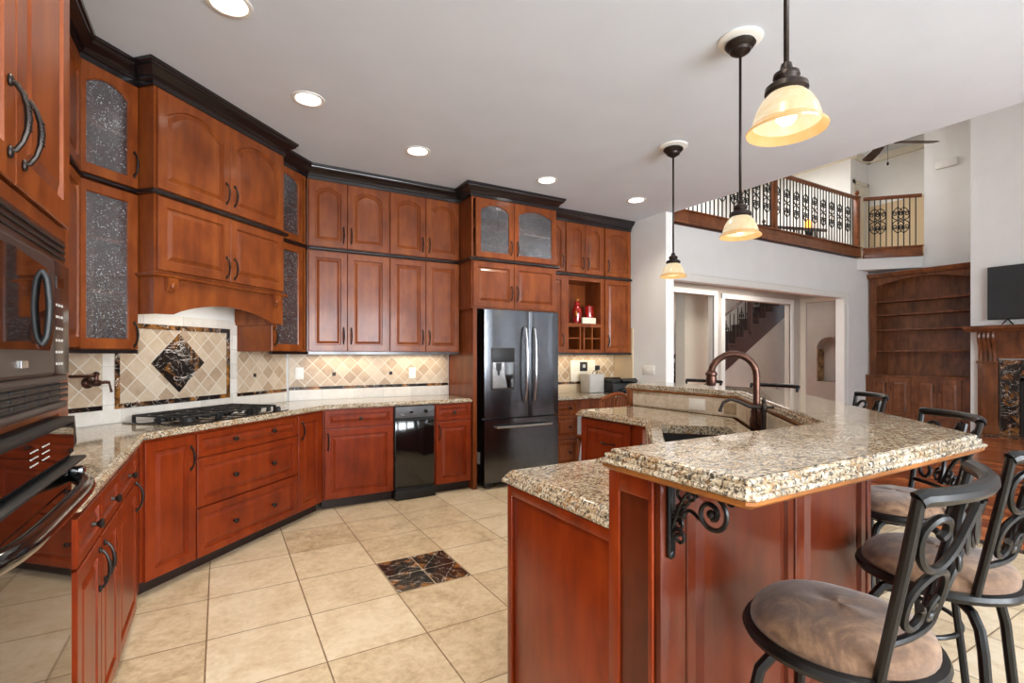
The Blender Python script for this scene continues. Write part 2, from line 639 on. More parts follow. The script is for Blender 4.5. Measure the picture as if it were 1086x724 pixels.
# ------------------------------------------------------------------ the room
# plan: +x runs along the refrigerator wall, +y away from the camera along the oven wall
ZC = 3.08
WX, DT, BY = -0.99, 3.27, 5.17            # left wall x, diagonal wall t, back wall y
CORN1 = (WX, WX + DT / Q)                  # left / diagonal
CORN2 = (BY - DT / Q, BY)                  # diagonal / back
struct('floor', MB().box(-1.3, 4.72, -4.4, 5.3, -0.1, 0), 'floor')
struct('floor.001', MB().box(4.80, 16.5, -4.4, 10.0, -0.1, 0), 'wfloor')
struct('trim_1', MB().box(4.72, 4.80, -4.4, 5.3, -0.1, 0.008, 0.004), 'thresh')
struct('ceiling', MB().box(-1.3, 4.735, -4.4, 5.4, ZC, ZC + 0.3), 'ceil')
struct('wall_left', MB().box(WX - 0.15, WX, -4.3, CORN1[1] + 0.02, 0, ZC), 'wall')
struct('wall_diagonal', MB().prism([CORN1, CORN2, (CORN2[0] - 0.1, CORN2[1] + 0.12), (CORN1[0] - 0.14, CORN1[1] + 0.08)][::-1], 0, ZC), 'wall')
struct('wall_back', MB().box(CORN2[0] - 0.1, 4.63, BY, BY + 0.15, 0, ZC), 'wall')
struct('wall_right', MB().box(4.63, 4.765, 4.25, 5.35, 0, ZC), 'wall')
# great room / hall wall with its wide cased opening
HY = 5.35
m = MB()
m.box(4.72, 5.2, HY, HY + 0.15, 0, 3.36)
m.box(5.2, 10.93, HY, HY + 0.15, 2.53, 3.36)
m.box(10.93, 11.9, HY, HY + 0.15, 0, 3.36)
struct('wall_hall', m, 'wall')
m = MB()
m.box(5.1, 11.03, HY - 0.02, HY, 2.53, 2.62)
m.box(5.1, 11.05, HY - 0.035, HY, 2.62, 2.645)
m.box(10.93, 11.03, HY - 0.02, HY, 0, 2.53)
m.box(11.03, 11.06, HY - 0.032, HY, 0, 2.64)
m.box(10.915, 10.93, HY - 0.01, HY + 0.15, 0, 2.53)
m.box(5.2, 10.93, HY - 0.01, HY + 0.15, 2.515, 2.53)
struct('trim_2', m, 'trim')
# bookcase wall recess, chimney breast, south wall with windows, upper great room
struct('wall_right.001', MB().box(12.25, 12.4, -4.3, 4.5, 0, 6.3), 'wall')
struct('wall_right.002', MB().box(12.25, 12.4, 4.5, 5.5, 0, 3.36), 'wall')
struct('wall_chimney', MB().box(11.5, 12.25, 0.6, 3.545, 0, 6.3), 'wall')
struct('ceiling.001', MB().box(4.4, 13.9, -4.4, 9.3, 6.3, 6.4), 'ceil')
struct('wall_left.001', MB().box(4.6, 4.735, -4.3, 5.35, ZC + 0.3, 6.3), 'wall')
m = MB()
xs = [-1.2] + [v for w in KW for v in w] + [4.95] + [v for w in GW for v in w] + [12.4]
for i in range(0, len(xs) - 1, 2):
    m.box(xs[i], xs[i + 1], SOUTH - 0.15, SOUTH, 0, 6.3)
for a, b in KW:
    m.box(a, b, SOUTH - 0.15, SOUTH, 0, 0.7)
    m.box(a, b, SOUTH - 0.15, SOUTH, 2.6, 6.3)
m.box(4.4, 5.0, SOUTH - 0.15, SOUTH, 0, 6.3)
for a, b in GW:
    m.box(a, b, SOUTH - 0.15, SOUTH, 0, 0.4)
    m.box(a, b, SOUTH - 0.15, SOUTH, 2.75, 3.3)
    m.box(a, b, SOUTH - 0.15, SOUTH, 5.5, 6.3)
struct('wall_south', m, 'wall')
k = 1
for a, b, z0, z1 in [(a, b, 0.7, 2.6) for a, b in KW] + [(a, b, 0.4, 2.75) for a, b in GW] + [(a, b, 3.3, 5.5) for a, b in GW]:
    m = MB()
    for x in (a, (a + b) / 2 - 0.03, b - 0.06):
        m.box(x, x + 0.06, SOUTH - 0.1, SOUTH - 0.04, z0, z1)
    for z in (z0, z0 + (z1 - z0) * 0.62, z1 - 0.06):
        m.box(a, b, SOUTH - 0.1, SOUTH - 0.04, z, z + 0.06)
    struct('window_%d' % k, m, 'trim')
    k += 1

# foyer behind the opening
FY = 6.7
m = MB()
m.box(4.8, 7.45, FY, FY + 0.13, 0, 3.3)
m.box(8.67, 9.0, FY, FY + 0.13, 0, 3.3)
m.box(11.34, 11.75, FY, FY + 0.13, 0, 3.3)
m.box(7.45, 8.67, FY, FY + 0.13, 2.57, 3.3)
m.box(9.0, 11.34, FY, FY + 0.13, 2.53, 3.3)
struct('wall_foyer', m, 'hallwall')
m = MB()
for a, b, z in ((7.45, 8.67, 2.57), (9.0, 11.34, 2.53)):
    m.box(a - 0.1, a, FY - 0.025, FY + 0.02, 0, z + 0.1)
    m.box(b, b + 0.1, FY - 0.025, FY + 0.02, 0, z + 0.1)
    m.box(a - 0.1, b + 0.1, FY - 0.03, FY + 0.02, z, z + 0.1)
struct('trim_3', m, 'trim')
m = MB()
m.box(11.7, 11.83, 6.6, FY + 0.1, 0, 3.3)
m.box(11.7, 11.83, 5.5, 5.73, 0, 3.3)
m.box(11.7, 11.83, 5.73, 6.6, 2.57, 3.3)
struct('wall_foyer.001', m, 'hallwall')
m = MB()
m.box(11.68, 11.72, 6.55, 6.66, 0, 2.66)
m.box(11.68, 11.72, 5.64, 5.74, 0, 2.66)
m.box(11.675, 11.72, 5.64, 6.66, 2.57, 2.66)
struct('trim_4', m, 'creamtrim')
struct('ceiling.002', MB().box(4.8, 11.9, HY + 0.15, FY, 2.78, 2.84), 'ceil')
struct('ceiling.003', MB().box(4.8, 16.4, HY + 0.05, 9.4, 3.30, 3.39), 'ceil')
struct('wall_stair', MB().box(4.8, 16.4, 9.2, 9.3, 0, 3.3), 'hallwall')
struct('wall_column', MB().box(8.75, 9.6, 7.5, 7.75, 0, 3.3), 'creamtrim')
# hallway wall with an arched niche
m = MB()
NA = [(7.22 + 0.32 * math.cos(a), 1.53 + 0.32 * math.sin(a)) for a in [PI * i / 14 for i in range(15)]]
zb = 0.66
m2 = []
for (ya, za), (yb_, zb_) in zip(NA[:-1], NA[1:]):
    m.loops([[(14.0, ya, za), (14.0, yb_, zb_), (14.0, yb_, 3.3), (14.0, ya, 3.3)], [(14.35, ya, za), (14.35, yb_, zb_), (14.35, yb_, 3.3), (14.35, ya, 3.3)]])
m.box(14.0, 14.35, 5.4, 6.9, 0, 3.3)
m.box(14.0, 14.35, 7.54, 8.2, 0, 3.3)
m.box(14.0, 14.35, 6.9, 7.54, 0, zb)
m.box(14.33, 14.45, 6.8, 7.6, 0, 3.3)
struct('wall_hallway', m, 'hallwall')
struct('wall_niche', MB().box(14.02, 14.33, 7.525, 7.54, zb, 1.53), 'stone')
# loft
struct('floor.002', MB().box(4.74, 13.7, HY + 0.06, 9.2, 3.40, 3.45), 'carpet')
m = MB()
m.box(4.4, 12.8, 9.0, 9.15, 3.4, 6.3)
m.box(12.8, 12.9, 6.2, 9.0, 3.4, 6.3)
m.box(12.8, 12.98, 6.12, 6.2, 3.4, 6.3)
m.box(12.98, 13.5, 6.12, 6.2, 5.42, 6.3)
m.box(13.5, 13.7, 6.12, 6.2, 3.4, 6.3)
m.box(13.6, 13.7, 4.3, 6.2, 3.4, 6.3)
m.box(12.3, 13.7, 4.3, 4.45, 3.4, 6.3)
struct('wall_loft', m, 'wall')
struct('wall_loft.001', MB().box(13.585, 13.6, 4.45, 6.1, 3.45, 4.95), 'taupe')
struct('ceiling.004', MB().box(4.4, 13.7, HY + 0.5, 9.1, 6.12, 6.2), 'ceil')
m = MB()
m.box(12.88, 13.6, 6.03, 6.12, 5.98, 6.12)
m.box(13.5, 13.6, 4.45, 6.1, 5.98, 6.12)
m.box(12.72, 12.8, 6.1, 9.0, 5.98, 6.12)
struct('trim_5', m, 'creamtrim')
m = MB()
m.box(12.90, 12.98, 6.09, 6.12, 3.45, 5.5)
m.box(13.5, 13.58, 6.09, 6.12, 3.45, 5.5)
m.box(12.90, 13.58, 6.09, 6.12, 5.42, 5.5)
struct('trim_6', m, 'creamtrim')
d = obj('door_1', MB().box(12.985, 13.495, 6.14, 6.18, 3.46, 5.41), 'creamtrim')
d['kind'] = 'structure'
m = MB()
for z0, z1 in ((3.6, 4.3), (4.45, 5.25)):
    for x0 in (13.03, 13.27):
        m.box(x0, x0 + 0.19, 6.125, 6.142, z0, z1, 0.006)
obj('door_panel', m, 'creamtrim', d)
# soffit block and boards below the angled landing
m = MB()
m.prism([(11.45, 5.35), (12.25, 4.52), (12.25, 5.35)], 3.13, 3.36)
struct('wall_soffit', m, 'wall')
struct('floor.003', MB().prism([(11.45, 5.40), (12.25, 4.60), (13.65, 4.45), (13.65, 5.45)], 3.37, 3.45), 'carpet')

# crown moulding, mid strip and light rail that follow the wall cabinets
UT = 2.94
PATH = [(-0.385, 0.62), (-0.385, 1.93), (-0.66, 1.93), (-0.66, 3.498), D(2.33, UT), D(2.33, 2.81), D(3.435, 2.81), D(3.435, UT),
        (4.84 - UT / Q, 4.84), (2.185, 4.84), (2.185, 4.54), (3.22, 4.54), (3.22, 4.84), (4.622, 4.84)]


def offs(path, d):
    """offset an open path to its right-hand side"""
    out = []
    n = len(path)
    for i in range(n):
        p = Vector(path[i])
        es = []
        if i > 0:
            es.append((p - Vector(path[i - 1])).normalized())
        if i < n - 1:
            es.append((Vector(path[i + 1]) - p).normalized())
        ns = [Vector((e.y, -e.x)) for e in es]
        if len(ns) == 2:
            mm = (ns[0] + ns[1]) / max(1 + ns[0].dot(ns[1]), 0.25)
        else:
            mm = ns[0]
        out.append(tuple(p + mm * d))
    return out


def sweep(path, prof, mb=None):
    mb = mb or MB()
    rows = [offs(path, o) for o, z in prof]
    loops = []
    for i in range(len(path)):
        loops.append([(rows[j][i][0], rows[j][i][1], prof[j][1]) for j in range(len(prof))])
    return mb.loops(loops)


CROWN = [(-0.01, 2.955), (0.012, 2.955), (0.014, 2.985), (0.022, 2.99), (0.026, 3.0), (0.04, 3.02), (0.062, 3.035), (0.07, 3.045), (0.072, 3.055), (0.082, 3.06), (0.084, 3.078), (-0.01, 3.078)]
struct('trim_7', sweep(PATH, CROWN), 'espresso')
struct('trim_8', sweep(PATH[2:], [(-0.01, 2.312), (0.022, 2.312), (0.03, 2.32), (0.03, 2.332), (0.022, 2.342), (-0.01, 2.342)]), 'espresso')
LR = [(-0.01, 1.362), (0.02, 1.362), (0.02, 1.385), (-0.01, 1.385)]
struct('trim_9', sweep([(-0.66, 1.94), (-0.66, 3.498), D(2.325, UT)], LR), 'espresso')
struct('trim_10', sweep([D(3.44, UT), (4.84 - UT / Q, 4.84), (2.18, 4.84)], LR), 'espresso')
struct('trim_11', sweep([(3.225, 4.84), (4.622, 4.84)], LR), 'espresso')

# ------------------------------------------------------------------ cabinet kit
NA_ = 12


def door_mb(x0, x1, z0, z1, th=0.02, fw=0.055, arch=0.0, glass=False, y0=0.0):
    mb = MB()

    def loop(i, y, a):
        l = [(x0 + i, y, z0 + i), (x1 - i, y, z0 + i)]
        for k in range(NA_ + 1):
            u = 1 - 2 * k / NA_
            l.append(((x0 + x1) / 2 + u * ((x1 - x0) / 2 - i), y, z1 - i - a * u * u))
        return l
    yf = y0 - th
    if glass:
        ls = [loop(0, y0, 0), loop(0, yf + 0.003, 0), loop(0.003, yf, 0), loop(fw, yf, arch), loop(fw + 0.005, yf + 0.006, arch), loop(fw + 0.005, y0, arch)]
        mb.loops(ls, ring=True)
    else:
        ls = [loop(0, y0, 0), loop(0, yf + 0.003, 0), loop(0.003, yf, 0), loop(fw, yf, arch), loop(fw + 0.005, yf + 0.011, arch),
              loop(fw + 0.014, yf + 0.011, arch), loop(fw + 0.036, yf + 0.001, arch)]
        mb.loops(ls)
    return mb, loop


def pane_mb(x0, x1, z0, z1, fw, arch, y):
    mb, loop = door_mb(x0, x1, z0, z1, fw=fw, arch=arch)
    mb.bm.free()
    mb = MB()
    mb.loops([loop(fw, y, arch), loop(fw, y - 0.004, arch)])
    return mb


# shared hardware meshes
def pull_mesh(L=0.13, name='handle'):
    mb = MB()
    h = L / 2
    pts = [(0, -0.002, -h * .86), (0, -0.012, -h * .84), (0, -0.022, -h * .62), (0, -0.029, -h * .3), (0, -0.031, 0), (0, -0.029, h * .3), (0, -0.022, h * .62), (0, -0.012, h * .84), (0, -0.002, h * .86)]
    mb.tube(pts, [0.006, 0.0055, 0.005, 0.006, 0.007, 0.006, 0.005, 0.0055, 0.006], 8)
    for z in (-1, 1):
        mb.ell((0, -0.004, z * h * .9), (0.008, 0.006, h * .17), 2)
    for i in range(-3, 4):
        mb.ell((0, -0.0335, i * h * .1), (0.0075, 0.004, 0.003), 1)
    return mb.mesh(name)


PULL = pull_mesh(0.15)
PULLBIG = pull_mesh(0.16)
PULLH = PULL
kb = MB()
kb.lathe([(0.009, 0), (0.008, 0.006), (0.006, 0.012), (0.011, 0.018), (0.016, 0.022), (0.017, 0.027), (0.013, 0.032), (0.004, 0.034)], seg=16, axis='-y')
KNOB = kb.mesh('knob')


def add_pull(parent, x, z, y=-0.02, horiz=False, mesh=None):
    return obj('handle', mesh or PULL, 'iron', parent, (x, y, z), (0, R(90), 0) if horiz else None)


def add_knob(parent, x, z, y=-0.02):
    return obj('knob', KNOB, 'iron', parent, (x, y, z))


def cabinet(name, label, loc, rz, w, h, depth, mat, fronts, group=None, toe=0.0, glass=False, cat='cabinet', shelves=(), carcass=True):
    """fronts: (kind, x0, x1, z0, z1, opts) measured from the cabinet's own base"""
    t = thing(name, label, cat, loc, rz, group)
    if carcass:
        b = MB()
        if glass:
            b.box(0, 0.018, 0, depth, toe, h)
            b.box(w - 0.018, w, 0, depth, toe, h)
            b.box(0.018, w - 0.018, 0, depth, h - 0.018, h)
            b.box(0.018, w - 0.018, 0, depth, toe, toe + 0.018)
            b.box(0.018, w - 0.018, depth - 0.012, depth, toe + 0.018, h - 0.018)
        else:
            b.box(0, w, 0, depth, toe, h, 0.001, 1)
        obj('carcass', b, mat, t)
        for z in shelves:
            obj('shelf', MB().box(0.019, w - 0.019, 0.03, depth - 0.013, z, z + 0.018), mat, t)
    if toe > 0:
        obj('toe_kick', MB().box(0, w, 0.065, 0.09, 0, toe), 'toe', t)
    for kind, x0, x1, z0, z1, o in fronts:
        if kind == 'door':
            mb, _ = door_mb(x0, x1, z0, z1, arch=o.get('arch', 0), glass=o.get('glass', False), fw=o.get('fw', 0.055))
            d = obj('door', mb, mat, t)
            if o.get('glass'):
                obj('glass_pane', pane_mb(x0, x1, z0, z1, o.get('fw', 0.055) - 0.001 + 0.004, o.get('arch', 0), -0.006), 'seed', d)
            if 'hx' in o:
                add_pull(d, o['hx'], o['hz'], mesh=o.get('mesh'))
        else:
            mb, _ = door_mb(x0, x1, z0, z1, fw=o.get('fw', 0.034))
            d = obj('drawer', mb, mat, t)
            for kx, kz in o.get('knobs', ()):
                add_knob(d, kx, kz)
            if 'pull' in o:
                add_pull(d, o['pull'][0], o['pull'][1], horiz=True)
    return t


# ------------------------------------------------------------------ base cabinets
BH = 0.88
FX = -0.385          # face of the left run
FT = 2.69            # face of the diagonal run
FB = 4.58            # face of the back run
g = 0.003
# left run (local x runs along +y)
LR0 = 1.93
GB = 'cherry base cabinets under the granite counter'


def left_unit(y0, y1, label, hx, kx):
    w = y1 - y0
    cabinet('base_cabinet', label, (FX, y0, 0), R(90), w, BH, 0.60, 'cherry_base',
            [('drawer', g, w - g, 0.715, 0.862, dict(knobs=[(kx, 0.79)])),
             ('door', g, w - g, 0.06, 0.705, dict(hx=hx, hz=0.60))], GB, toe=0.05)


left_unit(1.935, 2.285, 'narrow cherry base cabinet right beside the black wall oven, door below a drawer', 0.31, 0.20)
left_unit(2.287, 2.64, 'narrow cherry base cabinet, second one away from the wall oven', 0.045, 0.19)
cabinet('base_cabinet', 'narrow cherry base cabinet in the left run, last before the corner to the cooktop', (FX, 2.642, 0), R(90), 0.775, BH, 0.55, 'cherry_base',
        [('drawer', g, 0.53, 0.715, 0.862, dict(knobs=[(0.27, 0.79)])), ('door', g, 0.53, 0.06, 0.705, dict(hx=0.48, hz=0.64))], GB, toe=0.05)


# diagonal run
def diag(name, label, s0, s1, tface, z0, h, depth, mat, fronts, group, toe=0.0, **kw):
    p = D(s0, tface)
    return cabinet(name, label, (p[0], p[1], z0), R(45), s1 - s0, h, depth, mat, fronts, group, toe, **kw)


diag('base_cabinet', 'tall-door cherry base cabinet under the left end of the cooktop', 2.150, 2.500, FT, 0, BH, 0.56, 'cherry_base',
     [('door', 0.018, 0.342, 0.09, 0.864, dict(hx=0.305, hz=0.725))], GB, 0.09)
w = 3.438 - 2.502
dr = [('drawer', g, w - g, 0.716, 0.862, dict(knobs=[(0.287, 0.792), (0.648, 0.792)])),
      ('drawer', g, w - g, 0.405, 0.706, dict(fw=0.045, knobs=[(0.287, 0.552), (0.648, 0.552)])),
      ('drawer', g, w - g, 0.09, 0.395, dict(fw=0.045, knobs=[(0.287, 0.24), (0.648, 0.24)]))]
diag('drawer_cabinet', 'wide cherry bank of three drawers with two knobs each under the cooktop', 2.502, 3.438, FT, 0, BH, 0.56, 'cherry_base', dr, GB, 0.09)
diag('base_cabinet', 'narrow tall-door cherry base cabinet right of the three wide drawers', 3.44, 3.782, FT, 0, BH, 0.56, 'cherry_base',
     [('door', g, 0.30, 0.09, 0.864, dict(hx=0.04, hz=0.74, fw=0.06))], GB, 0.09)
# back run
w = 1.400 - 0.775
cabinet('base_cabinet', 'square-door cherry base cabinet left of the black trash compactor', (0.775, FB, 0), 0, w, BH, 0.55, 'cherry_base',
        [('drawer', 0.012, w - 0.012, 0.715, 0.868, dict(knobs=[(0.315, 0.79)])), ('door', 0.012, w - 0.012, 0.095, 0.702, dict(hx=0.04, hz=0.60))], GB, toe=0.09)
w = 2.200 - 1.802
cabinet('base_cabinet', 'narrow cherry base cabinet between trash compactor and refrigerator', (1.802, FB, 0), 0, w, BH, 0.55, 'cherry_base',
        [('drawer', 0.012, w - 0.012, 0.715, 0.868, dict(knobs=[(0.2, 0.79)])), ('door', 0.012, w - 0.012, 0.095, 0.702, dict(hx=0.045, hz=0.60))], GB, toe=0.09)

# trash compactor
t = thing('trash_compactor', 'black trash compactor built in under the counter between two cherry cabinets', 'trash compactor', (1.404, FB, 0))
w = 0.394
obj('body', MB().box(0.002, w - 0.002, 0.0, 0.54, 0.0, 0.874), 'blackmat', t)
obj('front_panel', MB().box(0.004, w - 0.004, -0.024, 0, 0.115, 0.742, 0.004), 'black', t)
p = obj('control_panel', MB().box(0.004, w - 0.004, -0.030, 0, 0.765, 0.872, 0.006), 'panelgrey', t)
obj('knob', MB().lathe([(0.019, 0), (0.018, 0.012), (0.006, 0.02), (0.004, 0.02)], 0.30, 0.82, 16, axis='-y', base=-0.030), 'black', p)
obj('switch', MB().box(0.14, 0.175, -0.034, -0.030, 0.81, 0.825), 'black', p)
obj('badge', MB().box(0.045, 0.085, -0.032, -0.030, 0.79, 0.80), 'steelbright', p)
m = MB()
m.tube([(0.02, -0.03, 0.752), (0.12, -0.034, 0.748), (0.2, -0.036, 0.742), (0.28, -0.034, 0.748), (w - 0.02, -0.03, 0.752)], 0.009, 8)
obj('handle', m, 'blackmat', t)
m = MB()
m.box(0.0, w, -0.05, 0, 0.004, 0.09, 0.006)
m.box(0.01, w - 0.01, -0.035, 0, 0.09, 0.112, 0.004)
obj('foot_pedal', m, 'blackmat', t)

# ------------------------------------------------------------------ wall cabinets
GU = 'upper row of short wall cabinets below the crown moulding'
GL = 'lower row of tall wall cabinets'
ZL, ZM, ZT = 1.385, 2.342, 2.955
HL, HU = 2.312 - ZL, ZT - ZM
UD = 0.32
AR = 0.045


def pair(w, h, arch, hz, z0=0.008, mid=None, glass=False):
    mid = mid or w / 2
    return [('door', 0.012, mid - 0.002, z0, h - 0.008, dict(arch=arch, hx=mid - 0.035, hz=hz, glass=glass)),
            ('door', mid + 0.002, w - 0.012, z0, h - 0.008, dict(arch=arch, hx=mid + 0.035, hz=hz, glass=glass))]


# hidden left wall pair of cabinets (behind the oven tower)
w = 3.49 - 1.95
cabinet('wall_cabinet', 'tall cherry wall cabinet between oven tower and left glass cabinet', (-0.66, 1.95, ZL), R(90), w, HL, 0.32, 'cherry', pair(w, HL, 0, 0.14), GL)
cabinet('wall_cabinet', 'short cherry wall cabinet between oven tower and left glass cabinet', (-0.66, 1.95, ZM), R(90), w, HU, 0.32, 'cherry', pair(w, HU, AR, 0.13), GU)
# glass cabinets beside the hood
gl = 2.33 - 1.975
diag('glass_cabinet', 'tall seeded-glass cherry cabinet left of the hood, beside the oven tower', 1.975, 2.33, UT, ZL, HL, UD, 'cherry',
     [('door', 0.006, gl - 0.004, 0.004, HL - 0.004, dict(glass=True, hx=gl - 0.03, hz=0.09))], GL, glass=True, shelves=(0.32, 0.62))
diag('glass_cabinet', 'small arched seeded-glass cherry cabinet left of the hood, under the crown moulding', 1.975, 2.33, UT, ZM, HU, UD, 'cherry',
     [('door', 0.006, gl - 0.004, 0.004, HU - 0.004, dict(glass=True, arch=0.05, hx=gl - 0.03, hz=0.14))], GU, glass=True, shelves=(0.3,))
gl = 3.885 - 3.435
diag('glass_cabinet', 'tall narrow seeded-glass cherry cabinet right of the hood', 3.435, 3.885, UT, ZL, HL, UD, 'cherry',
     [('door', 0.004, 0.385, 0.004, HL - 0.004, dict(glass=True, hx=0.035, hz=0.12))], GL, glass=True, shelves=(0.32, 0.62))
diag('glass_cabinet', 'small narrow seeded-glass cherry cabinet right of the hood, under the crown moulding', 3.435, 3.885, UT, ZM, HU, UD, 'cherry',
     [('door', 0.004, 0.385, 0.004, HU - 0.004, dict(glass=True, arch=0.04, hx=0.035, hz=0.13))], GU, glass=True, shelves=(0.3,))
# cabinets over the cooktop
HT = 2.81
hw = 3.432 - 2.333
diag('wall_cabinet', 'arched two-door cherry wall cabinet above the hood, under the crown moulding', 2.333, 3.432, HT, ZM, HU, DT - HT - 0.01, 'cherry', pair(hw, HU, 0.085, 0.13, mid=0.55), GU)
t = diag('range_hood', 'cherry hood cabinet with two doors and arched valance over the cooktop', 2.333, 3.432, HT, 1.60, 2.312 - 1.60, DT - HT - 0.01, 'cherry',
         pair(hw, 2.312 - 1.60, 0, 0.36, z0=0.265, mid=0.55), None, cat='range hood', carcass=False)
b = MB()
b.box(0, hw, 0, DT - HT - 0.01, 0.235, 0.712)
b.box(0, 0.02, 0.02, DT - HT - 0.01, 0.0, 0.235)
b.box(hw - 0.02, hw, 0.02, DT - HT - 0.01, 0.0, 0.235)
obj('carcass', b, 'cherry', t)
arc = [(0, 0.0)] + [(0.13 + (hw - 0.26) * i / 16, 0.005 + 0.085 * math.sin(PI * i / 16) ** 0.8) for i in range(17)] + [(hw, 0.0), (hw, 0.235), (0, 0.235)]
obj('valance', MB().prism_y(arc, 0.0, 0.02), 'cherry', t)
obj('shelf_moulding', sweep([(-0.0, 0.42), (0, 0), (hw, 0), (hw, 0.42)], [(-0.005, 0.222), (0.018, 0.222), (0.028, 0.23), (0.03, 0.24), (0.0, 0.25), (-0.005, 0.25)]), 'cherry', t)
for x in (0.10, hw - 0.10):
    m = MB()
    m.loops([[(x - 0.035, 0, 0.222), (x + 0.035, 0, 0.222), (x + 0.035, -0.036, 0.222), (x - 0.035, -0.036, 0.222)],
             [(x - 0.035, 0, 0.185), (x + 0.035, 0, 0.185), (x + 0.035, -0.034, 0.185), (x - 0.035, -0.034, 0.185)],
             [(x - 0.03, 0, 0.14), (x + 0.03, 0, 0.14), (x + 0.03, -0.012, 0.14), (x - 0.03, -0.012, 0.14)]])
    m.ell((x, -0.026, 0.175), (0.018, 0.016, 0.026), 2)
    m.ell((x, -0.018, 0.15), (0.012, 0.01, 0.014), 1)
    obj('carved_corbel', m, 'cherry', t)
obj('liner', MB().box(0.03, hw - 0.03, 0.04, DT - HT - 0.02, 0.215, 0.234), 'pewter', t)

# back wall cabinets
x0 = 4.84 - UT / Q
x1, x2 = 1.430, 2.185
for a, b, n in ((x0, x1, 'left'), (x1, x2, 'right')):
    w = b - a
    wh = 'nearest the hood' if n == 'left' else 'nearest the refrigerator'
    md = (1.034 - a) if n == 'left' else (1.808 - a)
    cabinet('wall_cabinet', 'tall two-door cherry wall cabinet on the back wall, ' + wh, (a, 4.84, ZL), 0, w, HL, UD, 'cherry', pair(w, HL, 0, 0.15, mid=md), GL)
    cabinet('wall_cabinet', 'short arched two-door cherry wall cabinet on the back wall, ' + wh, (a, 4.84, ZM), 0, w, HU, UD, 'cherry', pair(w, HU, 0.05, 0.13, mid=md), GU)
# refrigerator surround
w = 3.22 - 2.185
t = cabinet('wall_cabinet', 'two-door cherry cabinet directly above the refrigerator with a full-height side panel', (2.185, 4.54, 0), 0, w, 2.312, BY - 4.54 - 0.01, 'cherry',
            pair(w, 2.312, 0, 2.0, z0=1.845, mid=0.487), GL, carcass=False)
obj('carcass', MB().box(0.042, w, 0, BY - 4.55, 1.83, 2.312), 'cherry', t)
obj('side_panel', MB().box(0.018, 0.06, 0.0, BY - 4.55, 0, 1.83), 'cherry', t)
obj('filler_panel', MB().box(0.0, 0.042, 0.0, 0.3, 1.83, 2.312), 'cherry', t)
obj('end_panel', MB().box(w - 0.012, w, 0.0, BY - 4.55, 0, 1.83), 'cherry', t)
cabinet('glass_cabinet', 'arched two-door seeded-glass cherry cabinet above the refrigerator, under the crown moulding', (2.185, 4.54, ZM), 0, w, HU, BY - 4.54 - 0.01, 'cherry',
        [('door', 0.04, 0.485, 0.008, HU - 0.008, dict(arch=0.055, glass=True, hx=0.45, hz=0.13)), ('door', 0.489, w - 0.01, 0.008, HU - 0.008, dict(arch=0.055, glass=True, hx=0.525, hz=0.13))],
        GU, glass=True, shelves=(0.3,))
# desk wall cabinets
sm = 3.56 - 3.225
cabinet('wall_cabinet', 'short arched single-door cherry wall cabinet squeezed right of the refrigerator', (3.225, 4.84, ZM), 0, sm, HU, UD, 'cherry',
        [('door', 0.01, sm - 0.006, 0.008, HU - 0.008, dict(arch=0.05, hx=sm - 0.045, hz=0.13))], GU)
cabinet('wall_cabinet', 'tall single-door cherry wall cabinet squeezed right of the refrigerator', (3.225, 4.84, ZL), 0, sm, HL, UD, 'cherry',
        [('door', 0.01, sm - 0.006, 0.008, HL - 0.008, dict(hx=sm - 0.045, hz=0.15))], GL)
w = 4.155 - 3.56
cabinet('wall_cabinet', 'short arched two-door cherry wall cabinet above the open desk niche', (3.56, 4.84, ZM), 0, w, HU, UD, 'cherry', pair(w, HU, 0.05, 0.13, mid=0.30), GU)
t = thing('cubby_cabinet', 'open cherry wall niche with mail cubbies above the desk', 'cabinet', (3.56, 4.84, ZL), 0, GL)
b = MB()
b.box(0, 0.06, 0, UD, 0, HL)
b.box(w - 0.04, w, 0, UD, 0, HL)
b.box(0.06, w - 0.04, 0, UD, 0, 0.04)
b.box(0.06, w - 0.04, 0, UD, HL - 0.05, HL)
b.box(0.06, w - 0.04, UD - 0.012, UD, 0.04, HL - 0.05)
b.box(0.06, w - 0.04, 0, UD - 0.012, 0.315, 0.36)
obj('carcass', b, 'cherry', t)
b = MB()
for xa, xb in ((0.23, 0.25), (0.29, 0.31), (0.42, 0.435)):
    b.box(xa, xb, 0.004, UD - 0.013, 0.04, 0.315)
for xa, xb in ((0.06, 0.23), (0.31, 0.42), (0.435, w - 0.04)):
    b.box(xa, xb, 0.006, UD - 0.013, 0.17, 0.185)
obj('cubby_divider', b, 'cherry', t)
sm = 4.622 - 4.157
cabinet('wall_cabinet', 'short arched single-door cherry wall cabinet beside the right white wall', (4.157, 4.84, ZM), 0, sm, HU, UD, 'cherry',
        [('door', 0.02, sm - 0.014, 0.008, HU - 0.008, dict(arch=0.05, hx=0.065, hz=0.13))], GU)
cabinet('wall_cabinet', 'tall single-door cherry wall cabinet over the printer beside the right white wall', (4.157, 4.84, ZL), 0, sm, HL, UD, 'cherry',
        [('door', 0.02, sm - 0.014, 0.008, HL - 0.008, dict(hx=0.065, hz=0.15))], GL)

# under-cabinet lamps
for xa, y, w_ in ((1.05, 4.99, 0.6), (1.8, 4.99, 0.6), (3.95, 5.0, 1.1)):
    area('under_cabinet_lamp', (xa, y + 0.05, 1.355), (0, 0, 0), w_, 0.04, 1.7, (1.0, 0.82, 0.56))
pp = D(2.88, 3.0)
area('hood_lamp', (pp[0], pp[1], 1.80), (0, 0, R(45)), 0.6, 0.15, 1.6, (1.0, 0.9, 0.76))

